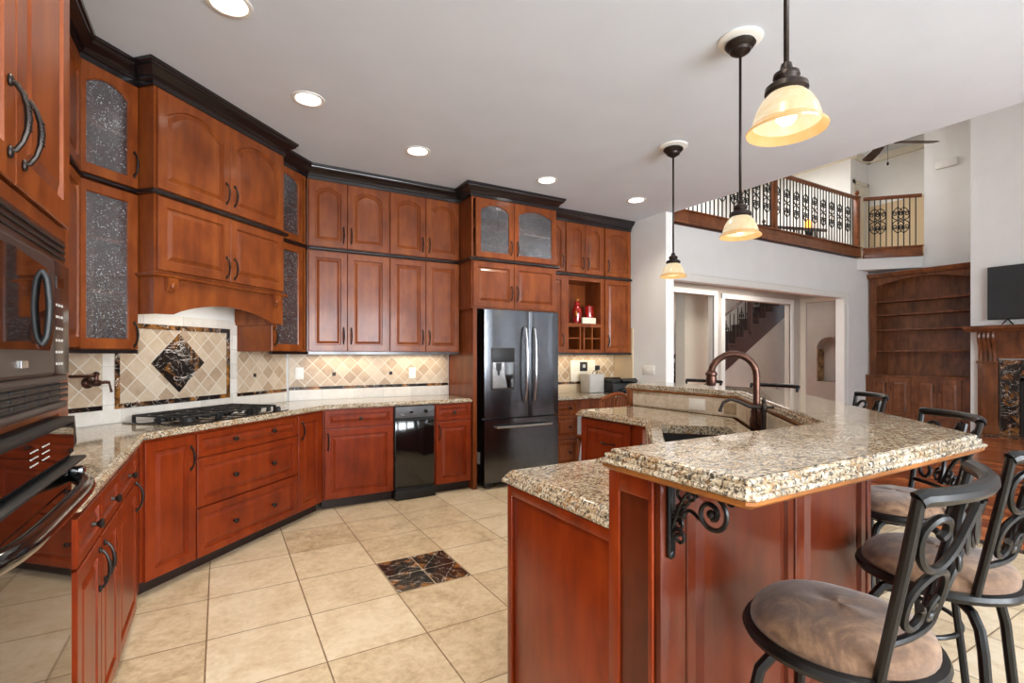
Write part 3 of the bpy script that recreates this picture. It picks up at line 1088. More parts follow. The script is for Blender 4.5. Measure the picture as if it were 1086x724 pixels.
# ------------------------------------------------------------------ kitchen counter
EX, ET, EB = -0.355, 2.655, 4.55
KC = [(EX, 1.935), (EX, ET / Q + EX), (EB - ET / Q, EB), (2.2, EB), (2.2, BY - 0.004), (CORN2[0] + 0.002, BY - 0.004), (WX + 0.004, CORN1[1] - 0.002), (WX + 0.004, 1.935)]
EDGE = [(0.008, 0.881), (0, 0.886), (0, 0.898), (0.004, 0.904), (0.012, 0.910), (0.016, 0.917), (0.022, 0.92)]
m = MB().slab(KC[::1], EDGE)
tag(obj('countertop', m, 'granite'), 'gold-speckled granite countertop running from the oven tower past the cooktop to the refrigerator', 'countertop')

# ------------------------------------------------------------------ backsplashes
# diagonal wall
p = D(1.88, DT)
L = 4.026 - 1.88
t = thing('backsplash', 'tumbled stone backsplash behind the cooktop with a framed black marble diamond', 'backsplash', (p[0], p[1], 0.92), R(45))
fx0, fx1, fz1 = 2.455 - 1.88, 3.34 - 1.88, 1.545 - 0.92
obj('tile_field', MB().box(0, L, -0.012, -0.002, 0.09, 0.69), 'tile45', t)
obj('base_strip', MB().box(0, L, -0.018, -0.002, 0.001, 0.088), 'cream_tile', t)
b = MB()
b.box(fx0 - 0.09, fx0 - 0.022, -0.016, -0.012, 0.088, fz1 + 0.075)
b.box(fx1 + 0.022, fx1 + 0.09, -0.016, -0.012, 0.088, fz1 + 0.075)
b.box(fx0 - 0.022, fx1 + 0.022, -0.016, -0.012, fz1 + 0.022, fz1 + 0.09)
obj('outer_frame', b, 'cream_tile', t)
b = MB()
b.box(fx0 - 0.014, fx0 + 0.014, -0.02, -0.012, 0.09, fz1 + 0.02)
b.box(fx1 - 0.014, fx1 + 0.014, -0.02, -0.012, 0.09, fz1 + 0.02)
b.box(fx0 + 0.014, fx1 - 0.014, -0.02, -0.012, fz1 - 0.014, fz1 + 0.02)
b.box(fx0 + 0.014, fx1 - 0.014, -0.02, -0.012, 0.09, 0.122)
obj('marble_border', b, 'emper', t)
cx, cz, hd = 2.895 - 1.88, 1.297 - 0.92, 0.212
obj('marble_diamond', MB().prism_y([(cx - hd, cz), (cx, cz - hd), (cx + hd, cz), (cx, cz + hd)], -0.02, -0.012), 'emper', t)
obj('marble_listello', MB().box(0, fx0 - 0.092, -0.017, -0.012, 0.09, 0.118), 'emper', t)
obj('marble_listello', MB().box(fx1 + 0.092, L, -0.017, -0.012, 0.09, 0.118), 'emper', t)
obj('marble_inset', MB().box(1.735, 1.765, -0.016, -0.012, 0.245, 0.275, 0.002), 'iron', t)
# back wall
t = thing('backsplash', 'diagonal beige stone backsplash under the back wall cabinets', 'backsplash', (CORN2[0] + 0.02, BY, 0.92), 0)
L = 2.2 - CORN2[0] - 0.03
obj('tile_field', MB().box(0, L, -0.012, -0.002, 0.09, 0.462), 'tile45', t)
obj('base_strip', MB().box(0, L, -0.018, -0.002, 0.001, 0.1), 'cream_tile', t)
obj('marble_listello', MB().box(0, L, -0.018, -0.012, 0.102, 0.13), 'emper', t)
for x in (0.977, 1.546):
    obj('marble_inset', MB().box(x - CORN2[0] - 0.037, x - CORN2[0] - 0.003, -0.017, -0.012, 0.232, 0.266, 0.002), 'iron', t)
# desk wall
t = thing('backsplash', 'beige stone backsplash above the desk counter with a tan side panel', 'backsplash', (3.24, BY, 0.885), 0)
L = 4.628 - 3.24
obj('tile_field', MB().box(0, L, -0.012, -0.002, 0.13, 0.492), 'tiledesk', t)
obj('base_strip', MB().box(0, L, -0.018, -0.002, 0.0, 0.1), 'taupe', t)
obj('marble_listello', MB().box(0, L, -0.018, -0.002, 0.1, 0.13), 'emper', t)
obj('side_panel', MB().box(L - 0.012, L, -0.37, -0.019, 0.0, 0.82), 'taupe', t)


def plate(name, label, loc, rz, w, h, holes, group, cat, mat='white'):
    t = thing(name, label, cat, loc, rz, group)
    obj('cover_plate', MB().box(-w / 2, w / 2, -0.006, 0, -h / 2, h / 2, 0.003), mat, t)
    for (hx, hz, hw_, hh, nm) in holes:
        obj(nm, MB().box(hx - hw_ / 2, hx + hw_ / 2, -0.010, -0.006, hz - hh / 2, hz + hh / 2, 0.0015, 1), mat, t)
    return t


OUT = [(0, 0.02, 0.034, 0.028, 'socket'), (0, -0.02, 0.034, 0.028, 'socket')]
plate('wall_outlet', 'white outlet on the backsplash nearest the corner right of the hood', (0.66, BY - 0.012, 1.18), 0, 0.075, 0.115, OUT, 'outlets', 'outlet')
plate('wall_outlet', 'white outlet on the back wall backsplash above the trash compactor', (1.78, BY - 0.012, 1.165), 0, 0.075, 0.115, OUT, 'outlets', 'outlet')
plate('wall_outlet', 'ivory outlet on the desk backsplash just right of the refrigerator', (3.66, BY - 0.012, 1.15), 0, 0.075, 0.115, OUT, 'outlets', 'outlet', 'ivory')
plate('light_switch', 'white four-gang switch plate on the white wall right of the desk', (4.63, 4.53, 1.17), R(-90), 0.2, 0.115,
      [(x, 0, 0.014, 0.03, 'toggle') for x in (-0.069, -0.023, 0.023, 0.069)], 'switches', 'switch')
plate('wall_outlet', 'white outlet turned sideways on the stone splash behind the island sink', (3.088, 2.53, 0.985), R(-90), 0.15, 0.085,
      [(-0.025, 0, 0.028, 0.034, 'socket'), (0.025, 0, 0.028, 0.034, 'socket')], 'outlets', 'outlet')
plate('light_switch', 'small white switch plate on the hall wall left of the bookcase', (11.49, HY, 1.21), 0, 0.09, 0.13, [(0, 0, 0.02, 0.04, 'toggle')], 'switches', 'switch')

# ------------------------------------------------------------------ gas cooktop
p = D(2.435, 2.69)
t = thing('gas_cooktop', 'black gas cooktop with iron grates set in the granite below the hood', 'cooktop', (p[0], p[1], 0.921), R(45))
CW, CD = 0.92, 0.50
obj('glass_plate', MB().box(0, CW, 0, CD, 0, 0.008, 0.003), 'black', t)
burn = [(0.15, 0.14, 0.04), (0.15, 0.36, 0.034), (0.44, 0.29, 0.05), (0.70, 0.37, 0.034), (0.70, 0.15, 0.04)]
for x, y, r in burn:
    m = MB()
    m.lathe([(r * 1.25, 0.008), (r * 1.2, 0.016), (r, 0.018), (r, 0.026), (r * 0.85, 0.03), (0.004, 0.031)], x, y, 20)
    obj('burner', m, 'blackmat', t)
for x0_, x1_ in ((0.03, 0.29), (0.31, 0.57), (0.59, 0.83)):
    m = MB()
    zt = 0.052
    for y in (0.05, 0.25, 0.45):
        m.box(x0_, x1_, y - 0.007, y + 0.007, zt - 0.012, zt, 0.002, 1)
    for x in (x0_ + 0.007, (x0_ + x1_) / 2, x1_ - 0.007):
        m.box(x - 0.007, x + 0.007, 0.05, 0.45, zt - 0.012, zt, 0.002, 1)
    for x in (x0_ + 0.007, x1_ - 0.007):
        for y in (0.05, 0.25, 0.45):
            m.box(x - 0.008, x + 0.008, y - 0.008, y + 0.008, 0.008, zt - 0.01)
    for y in (0.15, 0.35):
        m.box(x0_ + 0.04, x1_ - 0.04, y - 0.006, y + 0.006, zt - 0.01, zt + 0.002)
    obj('grate', m, 'blackmat', t)
for i in range(5):
    m = MB().lathe([(0.018, 0.008), (0.017, 0.02), (0.011, 0.034), (0.004, 0.035)], 0.875, 0.06 + 0.09 * i, 14)
    obj('knob', m, 'blackmat', t)

# pot filler
p = D(2.275, DT - 0.016)
t = thing('pot_filler', 'bronze pot-filler tap with a folded arm on the tiles beside the oven tower', 'faucet', (p[0], p[1], 1.185), R(45))
m = MB()
m.lathe([(0.034, 0), (0.034, 0.008), (0.026, 0.016), (0.018, 0.022), (0.016, 0.06), (0.022, 0.064), (0.02, 0.09), (0.006, 0.094)], 0, 0, 18, axis='-y')
obj('wall_flange', m, 'bronze', t)
m = MB()
m.tube([(0, -0.075, 0.0), (0, -0.075, 0.05)], 0.011, 10)
m.ell((0, -0.075, 0.055), (0.017, 0.017, 0.014))
m.tube([(0, -0.075, 0.045), (-0.16, -0.09, 0.045), (-0.26, -0.10, 0.045)], 0.009, 10)
obj('swing_arm', m, 'bronze', t)
m = MB()
m.tube([(0.01, -0.075, 0.0), (0.05, -0.08, 0.004), (0.07, -0.082, 0.0)], 0.01, 10)
m.tube([(0.068, -0.082, 0.004), (0.07, -0.09, -0.03), (0.074, -0.095, -0.06)], [0.006, 0.006, 0.008], 8)
obj('lever_handle', m, 'bronze', t)

# ------------------------------------------------------------------ oven tower
TY0 = 0.93
tw = 1.93 - TY0
TWR = thing('oven_tower', 'tall honey-toned cherry cabinet housing microwave and wall oven at left', 'cabinet', (FX, TY0, 0), R(90))
b = MB()
b.box(0, tw, 0.30, 0.60, 0, ZT)
b.box(0, 0.06, 0, 0.30, 0, ZT)
b.box(tw - 0.10, tw, 0, 0.30, 0, ZT)
b.box(0.06, tw - 0.10, 0, 0.30, 1.655, ZT)
b.box(0.06, tw - 0.10, 0, 0.30, 1.19, 1.21)
b.box(0.06, tw - 0.10, 0, 0.30, 0.0, 0.46)
obj('carcass', b, 'cherry', TWR)
for a, b_, hx in ((0.05, 0.485, 0.44), (0.489, 0.918, 0.525)):
    mb, _ = door_mb(a, b_, 1.705, 2.93, fw=0.065)
    d = obj('door', mb, 'cherry', TWR)
    add_pull(d, hx, 1.83, mesh=PULLBIG)
mb, _ = door_mb(0.05, 0.918, 0.10, 0.43, fw=0.06)
d = obj('drawer', mb, 'cherry', TWR)
add_pull(d, 0.85, 0.30, mesh=PULLBIG)
obj('rail_strip', MB().box(0.05, 0.92, -0.012, 0, 1.655, 1.70, 0.004), 'cherry', TWR)

# microwave
t = thing('microwave', 'brown built-in microwave with rounded window above the wall oven', 'microwave', (FX, TY0, 1.212), R(90))
xa, xb = 0.05, 0.82
obj('body', MB().box(0.07, 0.85, 0.0, 0.28, 0.002, 0.438), 'blackmat', t)
m = MB()
m.box(xa, xb, -0.030, -0.001, 0.375, 0.44, 0.004)
g_ = obj('top_grille', m, 'darkbrown', t)
for z in (0.388, 0.404, 0.42):
    obj('slat', MB().box(xa + 0.02, xb - 0.015, -0.034, -0.030, z, z + 0.006), 'blackmat', g_)
m = MB()
m.box(xa, xb - 0.14, -0.040, -0.001, 0.09, 0.372, 0.008)
dr_ = obj('door', m, 'pewter', t)
# rounded window outline in the door
wx0, wx1, wz0, wz1 = xa + 0.06, xb - 0.155, 0.15, 0.35
pts = [(wx0, wz0), (wx1 - 0.04, wz0), (wx1 - 0.015, wz0 + 0.03), (wx1, wz0 + 0.1), (wx1 - 0.015, wz1 - 0.05), (wx1 - 0.06, wz1 - 0.012), ((wx0 + wx1) / 2, wz1), (wx0, wz1 - 0.01)]
obj('window', MB().prism_y(pts, -0.0425, -0.040), 'ovenglass', dr_)
m = MB()
hx_ = wx1 - 0.10
m.tube(cat([(hx_, -0.041, wz0 + 0.012), (hx_, -0.05, wz0 + 0.03), (hx_, -0.054, wz0 + 0.07), (hx_, -0.055, (wz0 + wz1) / 2), (hx_, -0.054, wz1 - 0.08), (hx_, -0.05, wz1 - 0.04), (hx_, -0.041, wz1 - 0.022)], 4), 0.007, 12)
obj('handle', m, 'blackmat', dr_)
obj('badge', MB().box(0.43, 0.47, -0.0435, -0.040, 0.112, 0.128, 0.001, 1), 'steelbright', dr_)
cp = obj('control_panel', MB().box(xb - 0.138, xb, -0.038, -0.001, 0.09, 0.372, 0.004), 'darkbrown', t)
obj('display', MB().box(xb - 0.125, xb - 0.06, -0.040, -0.038, 0.305, 0.335), 'ovenglass', cp)
for i in range(3):
    for j in range(6):
        obj('button', MB().box(xb - 0.125 + i * 0.024, xb - 0.113 + i * 0.024, -0.0395, -0.038, 0.115 + j * 0.029, 0.121 + j * 0.029), 'grey', cp)
m = MB()
m.box(xa, xb, -0.034, -0.001, 0.072, 0.09, 0.004)
m.box(xa, xb, -0.034, -0.001, 0.002, 0.02, 0.004)
m.box(xa, xb, -0.02, -0.001, 0.02, 0.072)
vg = obj('lower_vent', m, 'pewter', t)
for z in (0.027, 0.042, 0.057):
    m = MB()
    for i in range(9):
        m.box(xa + 0.02 + i * 0.088, xa + 0.098 + i * 0.088, -0.03, -0.02, z, z + 0.009, 0.002, 1)
    obj('vent_slot', m, 'blackmat', vg)

# wall oven
t = thing('wall_oven', 'black glass wall oven with bowed handle below the microwave', 'oven', (FX, TY0, 0.47), R(90))
xb = 0.815
obj('body', MB().box(0.07, 0.85, 0.0, 0.29, 0.0, 0.715), 'blackmat', t)
m = MB()
m.loops([[(xa, 0, 0.612), (xb, 0, 0.612), (xb, -0.04, 0.612), (xa, -0.04, 0.612)],
         [(xa, 0, 0.65), (xb, 0, 0.65), (xb, -0.055, 0.65), (xa, -0.055, 0.65)],
         [(xa, 0, 0.72), (xb, 0, 0.72), (xb, -0.05, 0.72), (xa, -0.05, 0.72)]])
cp = obj('control_panel', m, 'blackmat', t)
obj('panel_glass', MB().box(xa + 0.02, xb - 0.05, -0.058, -0.053, 0.632, 0.708), 'ovenglass', cp)
for i in range(4):
    for j in range(3):
        for base in (0.42, 0.50):
            obj('button', MB().box(base + i * 0.014, base + 0.006 + i * 0.014, -0.0592, -0.058, 0.655 + j * 0.014, 0.6575 + j * 0.014), 'grey', cp)
d = obj('door', MB().box(xa, xb, -0.045, -0.001, 0.0, 0.605, 0.006), 'black', t)
obj('window', MB().box(xa + 0.03, xb - 0.03, -0.0475, -0.045, 0.03, 0.54), 'ovenglass', d)
pts = []
for i in range(25):
    u = -1 + i / 12
    pts.append(((xa + xb) / 2 + u * 0.37, -0.05 - 0.055 * (1 - abs(u) ** 5), 0.558))
m = MB()
m.tube(pts, [0.012] + [0.019] * 23 + [0.012], 12, flat=1.0)
for x in (xa + 0.02, xb - 0.02):
    m.box(x - 0.018, x + 0.018, -0.075, -0.045, 0.558, 0.588, 0.006)
obj('handle', m, 'black', d)
obj('ledge', MB().box(xa, xb, -0.075, -0.04, 0.606, 0.614, 0.003), 'blackmat', cp)

# ------------------------------------------------------------------ refrigerator
FY0 = 4.45
t = thing('refrigerator', 'dark stainless french-door refrigerator with water dispenser under the cherry cabinets', 'refrigerator', (2.29, FY0, 0))
fw_ = 0.905
obj('body', MB().box(0.004, fw_ - 0.004, 0.075, 0.70, 0.05, 1.79, 0.004), 'fridgeside', t)
mid = 0.52


def curved(x0, x1, z0, z1, bow=0.012, y=0.0, back=0.07):
    mb = MB()
    n = 10
    ls = []
    for i in range(n + 1):
        x = x0 + (x1 - x0) * i / n
        u = 2 * i / n - 1
        yy = y + bow * u ** 4 * 0.9
        ls.append([(x, yy, z0), (x, yy, z1), (x, back, z1), (x, back, z0)])
    return mb.loops(ls)


ld = obj('door', curved(0, mid - 0.004, 0.715, 1.815), 'steel', t)
rd = obj('door', curved(mid + 0.004, fw_, 0.715, 1.815), 'steel', t)
fd = obj('freezer_drawer', curved(0, fw_, 0.065, 0.70), 'steel', t)
for d, x, s in ((ld, mid - 0.055, -1), (rd, mid + 0.055, 1)):
    m = MB()
    pts = [(x, -0.003, 0.87), (x, -0.03, 0.885), (x, -0.052, 1.0), (x, -0.062, 1.25), (x, -0.052, 1.5), (x, -0.03, 1.63), (x, -0.003, 1.645)]
    m.tube(pts, 0.0125, 10)
    obj('handle', m, 'steelbright', d)
m = MB()
m.tube([(0.11, -0.003, 0.625), (0.12, -0.035, 0.625), (0.25, -0.055, 0.627), (0.45, -0.062, 0.628), (0.66, -0.055, 0.627), (0.79, -0.035, 0.625), (0.80, -0.003, 0.625)], 0.0125, 10)
obj('handle', m, 'steelbright', fd)
dx0, dx1 = 0.072, 0.34
dp = obj('dispenser', MB().box(dx0, dx1, -0.006, 0.004, 1.0, 1.43, 0.003), 'pewter', ld)
obj('dispenser_panel', MB().box(dx0 + 0.004, dx1 - 0.004, -0.016, -0.006, 1.285, 1.425, 0.003), 'blackmat', dp)
obj('dispenser_recess', MB().box(dx0 + 0.012, dx1 - 0.012, -0.008, -0.005, 1.02, 1.28), 'black', dp)
m = MB()
m.prism_y([(dx0 + 0.012, 1.02), (dx0 + 0.18, 1.02), (dx0 + 0.15, 1.16), (dx0 + 0.15, 1.28), (dx0 + 0.012, 1.28)], -0.0095, -0.0075)
obj('dispenser_back', m, 'steelbright', dp)
m = MB()
m.box(dx0 + 0.05, dx0 + 0.11, -0.014, -0.009, 1.2, 1.275, 0.002)
m.tube([(dx0 + 0.08, -0.013, 1.21), (dx0 + 0.08, -0.016, 1.15)], 0.012, 8)
obj('water_spout', m, 'blackmat', dp)
m = MB()
for x in (0.06, fw_ - 0.06):
    m.lathe([(0.022, 0.0), (0.024, 0.03), (0.02, 0.05)], x, 0.10, 12)
    m.box(x - 0.05, x + 0.05, 0.03, 0.13, 0.03, 0.066, 0.004)
    m.lathe([(0.022, 0.0), (0.024, 0.03), (0.02, 0.05)], x, 0.62, 12)
obj('foot', m, 'blackmat', t)
obj('hinge_cover', MB().box(0.02, 0.12, 0.06, 0.2, 1.79, 1.825, 0.006), 'blackmat', t)
obj('rating_label', MB().box(0.001, 0.004, 0.12, 0.18, 0.24, 0.36), 'white', t)

# ------------------------------------------------------------------ desk
zd = 0.845
t = cabinet('drawer_cabinet', 'dark cherry desk pedestal of three knobbed drawers right of the refrigerator', (3.23, 4.60, 0), 0, 0.335, zd, 0.55, 'cherry',
            [('drawer', 0.01, 0.325, 0.68, 0.83, dict(knobs=[(0.21, 0.755)])), ('drawer', 0.01, 0.325, 0.405, 0.67, dict(knobs=[(0.21, 0.54)])),
             ('drawer', 0.01, 0.325, 0.1, 0.395, dict(knobs=[(0.21, 0.25)]))], GB, toe=0.09)
cabinet('base_cabinet', 'cherry desk base cabinet behind the island, beside the right white wall', (4.14, 4.60, 0), 0, 0.485, zd, 0.55, 'cherry',
        [('drawer', 0.01, 0.475, 0.68, 0.83, dict(knobs=[(0.24, 0.755)])), ('door', 0.01, 0.475, 0.1, 0.67, dict(hx=0.05, hz=0.55))], GB, toe=0.09)
tag(obj('apron_drawer', MB().box(3.57, 4.135, 4.62, 4.64, 0.70, zd), 'cherry'), 'thin cherry apron board spanning the desk kneehole', 'apron')
m = MB().slab([(3.225, 4.56), (4.626, 4.56), (4.626, BY - 0.02), (3.225, BY - 0.02)], [(0.006, 0.846), (0, 0.85), (0, 0.87), (0.006, 0.88), (0.012, 0.884)])
tag(obj('countertop', m, 'granite'), 'granite desk countertop right of the refrigerator', 'countertop')

# wooden chair at the desk
t = thing('desk_chair', 'reddish wooden slat-back chair pushed up to the desk behind the island', 'chair', (3.67, 4.31, 0), R(2))
m = MB()
m.loops([[(p_[0] * k_, p_[1] * k_, z) for p_ in [(0.2, 0.2), (-0.2, 0.2), (-0.22, 0.0), (-0.2, -0.2), (0.2, -0.2), (0.22, 0.0)]] for k_, z in ((0.96, 0.42), (1.0, 0.43), (1.0, 0.45), (0.95, 0.462))])
obj('seat', m, 'cherry', t)
m = MB()
pts = [(-0.2 + 0.4 * i / 10, -0.22 - 0.045 * math.sin(PI * i / 10), 0.88 + 0.06 * math.sin(PI * i / 10)) for i in range(11)]
m.tube(pts, 0.022, 8, flat=1.2)
obj('top_rail', m, 'cherry', t)
for i in range(1, 8):
    x = -0.19 + 0.38 * i / 8
    u = i / 8
    m = MB().tube([(x * 0.8, -0.18 - 0.02 * math.sin(PI * u), 0.455), (x, -0.22 - 0.045 * math.sin(PI * u), 0.87 + 0.055 * math.sin(PI * u))], 0.012, 6)
    obj('slat', m, 'cherry', t)
for sx in (-1, 1):
    obj('back_post', MB().tube([(sx * 0.18, -0.18, 0.45), (sx * 0.2, -0.22, 0.88)], 0.016, 8), 'cherry', t)
    for sy in (-1, 1):
        obj('leg', MB().tube([(sx * 0.17, sy * 0.16, 0.43), (sx * 0.2, sy * 0.2, 0.0)], [0.02, 0.014], 8), 'cherry', t)

# desk things
dz = 0.885
t = thing('wall_intercom', 'ivory wall-mounted intercom phone panel with dark screen over the desk', 'phone', (4.07, BY - 0.012, 1.15), 0)
obj('housing', MB().box(-0.2, 0.2, -0.03, 0, -0.13, 0.14, 0.008), 'ivory', t)
obj('screen', MB().box(-0.055, 0.06, -0.045, -0.03, 0.0, 0.12, 0.003), 'blackmat', t)
obj('lens', MB().box(-0.02, 0.025, -0.047, -0.045, 0.045, 0.085, 0.001, 1), 'grey', t)
obj('lower_panel', MB().box(-0.2, 0.2, -0.034, -0.03, -0.13, -0.005, 0.002), 'ivory', t)
tag(obj('wall_socket', MB().box(4.285, 4.345, BY - 0.05, BY - 0.012, 1.16, 1.22, 0.006), 'blackmat'), 'small black plug-in adapter on the tiles right of the intercom panel', 'adapter')
t = thing('speaker_box', 'small pale grey box standing on the desk left of the printer', 'box', (4.08, 4.86, dz), 0)
obj('body', MB().box(-0.115, 0.115, 0, 0.2, 0, 0.235, 0.012, 3), 'grey', t)
m = MB().tube([(0.0, 0.1, 0.235), (0.03, 0.1, 0.27), (0.08, 0.1, 0.28), (0.1, 0.12, 0.25), (0.1, 0.2, 0.2)], 0.005, 6)
obj('cable', m, 'blackmat', t)
t = thing('printer', 'black printer on the desk beside the right white wall', 'printer', (4.388, 4.70, dz), 0)
m = MB()
m.box(-0.19, 0.22, 0.0, 0.36, 0.0, 0.12, 0.012)
m.box(-0.17, 0.2, 0.04, 0.36, 0.12, 0.165, 0.012)
obj('body', m, 'blackmat', t)
obj('paper_tray', MB().box(-0.1, 0.15, -0.05, 0.02, 0.03, 0.045, 0.004), 'black', t)
m = MB()
m.loops([[(-0.05, -0.002, 0.12), (0.2, -0.002, 0.12), (0.2, -0.03, 0.145), (-0.05, -0.03, 0.145)], [(-0.05, 0.03, 0.16), (0.2, 0.03, 0.16), (0.2, 0.01, 0.18), (-0.05, 0.01, 0.18)]])
obj('control_panel', m, 'black', t)
obj('lid', MB().box(-0.16, 0.12, 0.2, 0.35, 0.166, 0.185, 0.004), 'black', t)
nz = ZL + 0.36
t = thing('red_jar', 'red lidded ginger jar in the open niche above the desk', 'jar', (4.05, 4.99, nz), 0)
obj('body', MB().lathe([(0.045, 0), (0.055, 0.02), (0.062, 0.12), (0.06, 0.2), (0.066, 0.205), (0.066, 0.215)], seg=20), 'red', t)
obj('lid', MB().lathe([(0.066, 0.216), (0.06, 0.228), (0.03, 0.235), (0.012, 0.25), (0.004, 0.252)], seg=20), 'red', t)
t = thing('rooster_figurine', 'red and gold rounded figurine left of the red jar in the niche', 'figurine', (3.86, 4.99, nz), 0)
obj('body', MB().lathe([(0.045, 0), (0.055, 0.015), (0.05, 0.06), (0.065, 0.12), (0.055, 0.19), (0.03, 0.23), (0.035, 0.25), (0.025, 0.28), (0.005, 0.29)], seg=18), 'red', t)
m = MB()
m.ell((0, -0.01, 0.30), (0.028, 0.028, 0.022))
m.ell((-0.04, -0.03, 0.12), (0.02, 0.03, 0.05))
obj('gilding', m, plain('gilding', (170, 104, 40), 0.3, 0.5), t)
tag(obj('red_bottle', MB().lathe([(0.03, nz), (0.034, nz + 0.02), (0.034, nz + 0.13), (0.014, nz + 0.17), (0.014, nz + 0.21), (0.005, nz + 0.212)], 3.69, 4.98, 16), 'red'), 'slim dark red bottle at the left end of the desk niche', 'bottle')
tag(obj('sign_block', MB().box(3.85, 4.06, 4.86, 4.89, nz, nz + 0.075, 0.004), 'ivory'), 'cream wooden block leaning in front of the red jars in the niche', 'sign')

# ------------------------------------------------------------------ island
IS = thing('kitchen_island', 'deep red cherry island with raised panels and a stone-tiled knee wall', 'island', (0.95, 0.89, 0), 0)
OX, OY = 0.95, 0.89


def rel(poly):
    return [(p_[0] - OX, p_[1] - OY) for p_ in poly]


WALLT = -0.76
KW_ = [(0.93, 0.89), (0.89 - WALLT / Q, 0.89), (3.28, 3.28 + WALLT / Q), (3.28, 3.25), (3.10, 3.25), (3.10, 3.10 - 0.64 / Q), (1.05 + 0.64 / Q, 1.05), (0.93, 1.05)]
m = MB().slab(rel(KW_), [(0, 0.0), (0, 1.048)])
obj('knee_wall', m, 'cherry_shaded', IS)
BT = [(0.875, 0.605), (0.893, 0.59), (0.59 + 1.03 / Q, 0.59), (3.57, 3.57 - 1.03 / Q), (3.57, 3.29), (3.07, 3.29), (3.07, 3.07 - 0.63 / Q), (1.035 + 0.63 / Q, 1.035), (0.875, 1.035)]
m = MB().slab(rel(BT), [(0.02, 1.0482), (0.006, 1.058), (0.006, 1.0655)])
obj('subtop', m, 'edgewood', IS)
low = [(0.95, 1.05), (1.05 + 0.64 / Q, 1.05), (3.10, 3.10 - 0.64 / Q), (3.10, 3.165), (2.5, 3.165), (2.5, 2.5 - 0.04 / Q), (1.66 , 1.62 - 0.0), (0.95, 1.62)]
WI = (1.05 + 0.64 / Q, 1.05)
m = MB()
m.slab(rel([(0.95, 1.05), WI, D(2.39, -0.64), D(2.39, -0.03), (1.66, 1.62), (0.95, 1.62)]), [(0, 0.09), (0, 0.87)])
m.slab(rel([D(3.27, -0.64), (3.10, 3.10 - 0.64 / Q), (3.10, 3.165), (2.5, 3.165), (2.5, 2.5 - 0.04 / Q), D(3.27, -0.03)]), [(0, 0.09), (0, 0.87)])
m.slab(rel([D(2.39, -0.64), D(3.27, -0.64), D(3.27, -0.03), D(2.39, -0.03)]), [(0, 0.09), (0, 0.66)])
m.slab(rel([D(2.39, -0.06), D(3.27, -0.06), D(3.27, -0.03), D(2.39, -0.03)]), [(0, 0.66), (0, 0.87)])
obj('cabinet_body', m, 'cherry_base', IS)  # lighter cherry here: the brighter light on kitchen-facing parts is in the colour
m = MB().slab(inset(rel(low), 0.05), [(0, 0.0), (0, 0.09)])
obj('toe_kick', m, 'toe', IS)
# end panel frame (near left end)
m = MB()
m.box(-0.013, 0, 0.17, 0.73, 0.0, 0.87, 0.002)
obj('end_panel', m, 'cherry_base', IS)
m = MB()
m.box(-0.022, -0.013, 0.70, 0.73, 0.0, 0.87, 0.002)
m.box(-0.022, -0.013, 0.165, 0.70, 0.835, 0.87, 0.002)
m.box(-0.028, -0.02, 0.0, 0.015, 0.0, 1.045, 0.002)
m.box(-0.028, -0.02, 0.12, 0.16, 0.0, 1.045, 0.002)
m.box(-0.028, -0.02, 0.015, 0.12, 0.99, 1.045, 0.002)
obj('edge_moulding', m, 'cherry_base', IS)


# raised panels on the seating side
def panel_on(parent, x0, x1, z0, z1, y, mat='cherry_shaded', rot=None, loc=None, fw=0.03):
    mb, _ = door_mb(x0, x1, z0, z1, th=0.016, fw=fw)
    return obj('raised_panel', mb, mat, parent, loc, rot)


for a, b_ in ((1.030, 1.500), (1.525, 1.93)):
    panel_on(IS, a - OX, b_ - OX, 0.10, 1.03, 0)
m = MB()
m.box(0.93 - OX, 1.020 - OX, -0.02, 0, 0, 1.045, 0.003)
m.box(1.502 - OX, 1.523 - OX, -0.02, 0, 0, 1.045, 0.003)
m.box(1.932 - OX, 1.958 - OX, -0.02, 0, 0, 1.045, 0.003)
m.box(0.93 - OX, 1.95 - OX, -0.024, 0, 0, 0.095, 0.003)
obj('pilaster', m, 'cherry_shaded', IS)
# panels on the angled side (local x along +s, facing -t)
pw = (0.89 - WALLT / Q, 0.89)
ang_len = (3.28 - pw[0]) / Q
for i in range(3):
    a = 0.05 + i * (ang_len - 0.08) / 3
    panel_on(IS, a, a + (ang_len - 0.14) / 3, 0.10, 1.03, 0, rot=(0, 0, R(45)), loc=(pw[0] - OX, 0, 0))
# stone tile on the sink side of the knee wall
sp = obj('stone_splash', MB().box(0, 3.205 - 2.195, -0.012, 0, 0.921, 1.047), 'island_tile', IS, (3.10 - OX, 3.205 - OY, 0), (0, 0, R(-90)))
L = (3.10 - 1.955) / Q
sp = obj('stone_splash', MB().box(0, L - 0.01, 0.0, 0.012, 0.921, 1.047), 'island_tile', IS, (1.955 - OX, 1.05 - OY, 0), (0, 0, R(45)))
obj('end_post', MB().box(3.06 - OX, 3.11 - OX, 3.206 - OY, 3.255 - OY, 0.921, 1.06, 0.002), 'oakrail', IS)
# drawer front on the far leg facing the refrigerator
mb, _ = door_mb(0.012, 0.565, 0.095, 0.86, fw=0.06)
d = obj('drawer', mb, 'cherry_base', IS, (2.5 - OX, 3.165 - OY, 0), (0, 0, R(-90)))
add_pull(d, 0.335, 0.70, horiz=True)
mb, _ = door_mb(0.03, 0.60, 0.095, 0.86, fw=0.06)
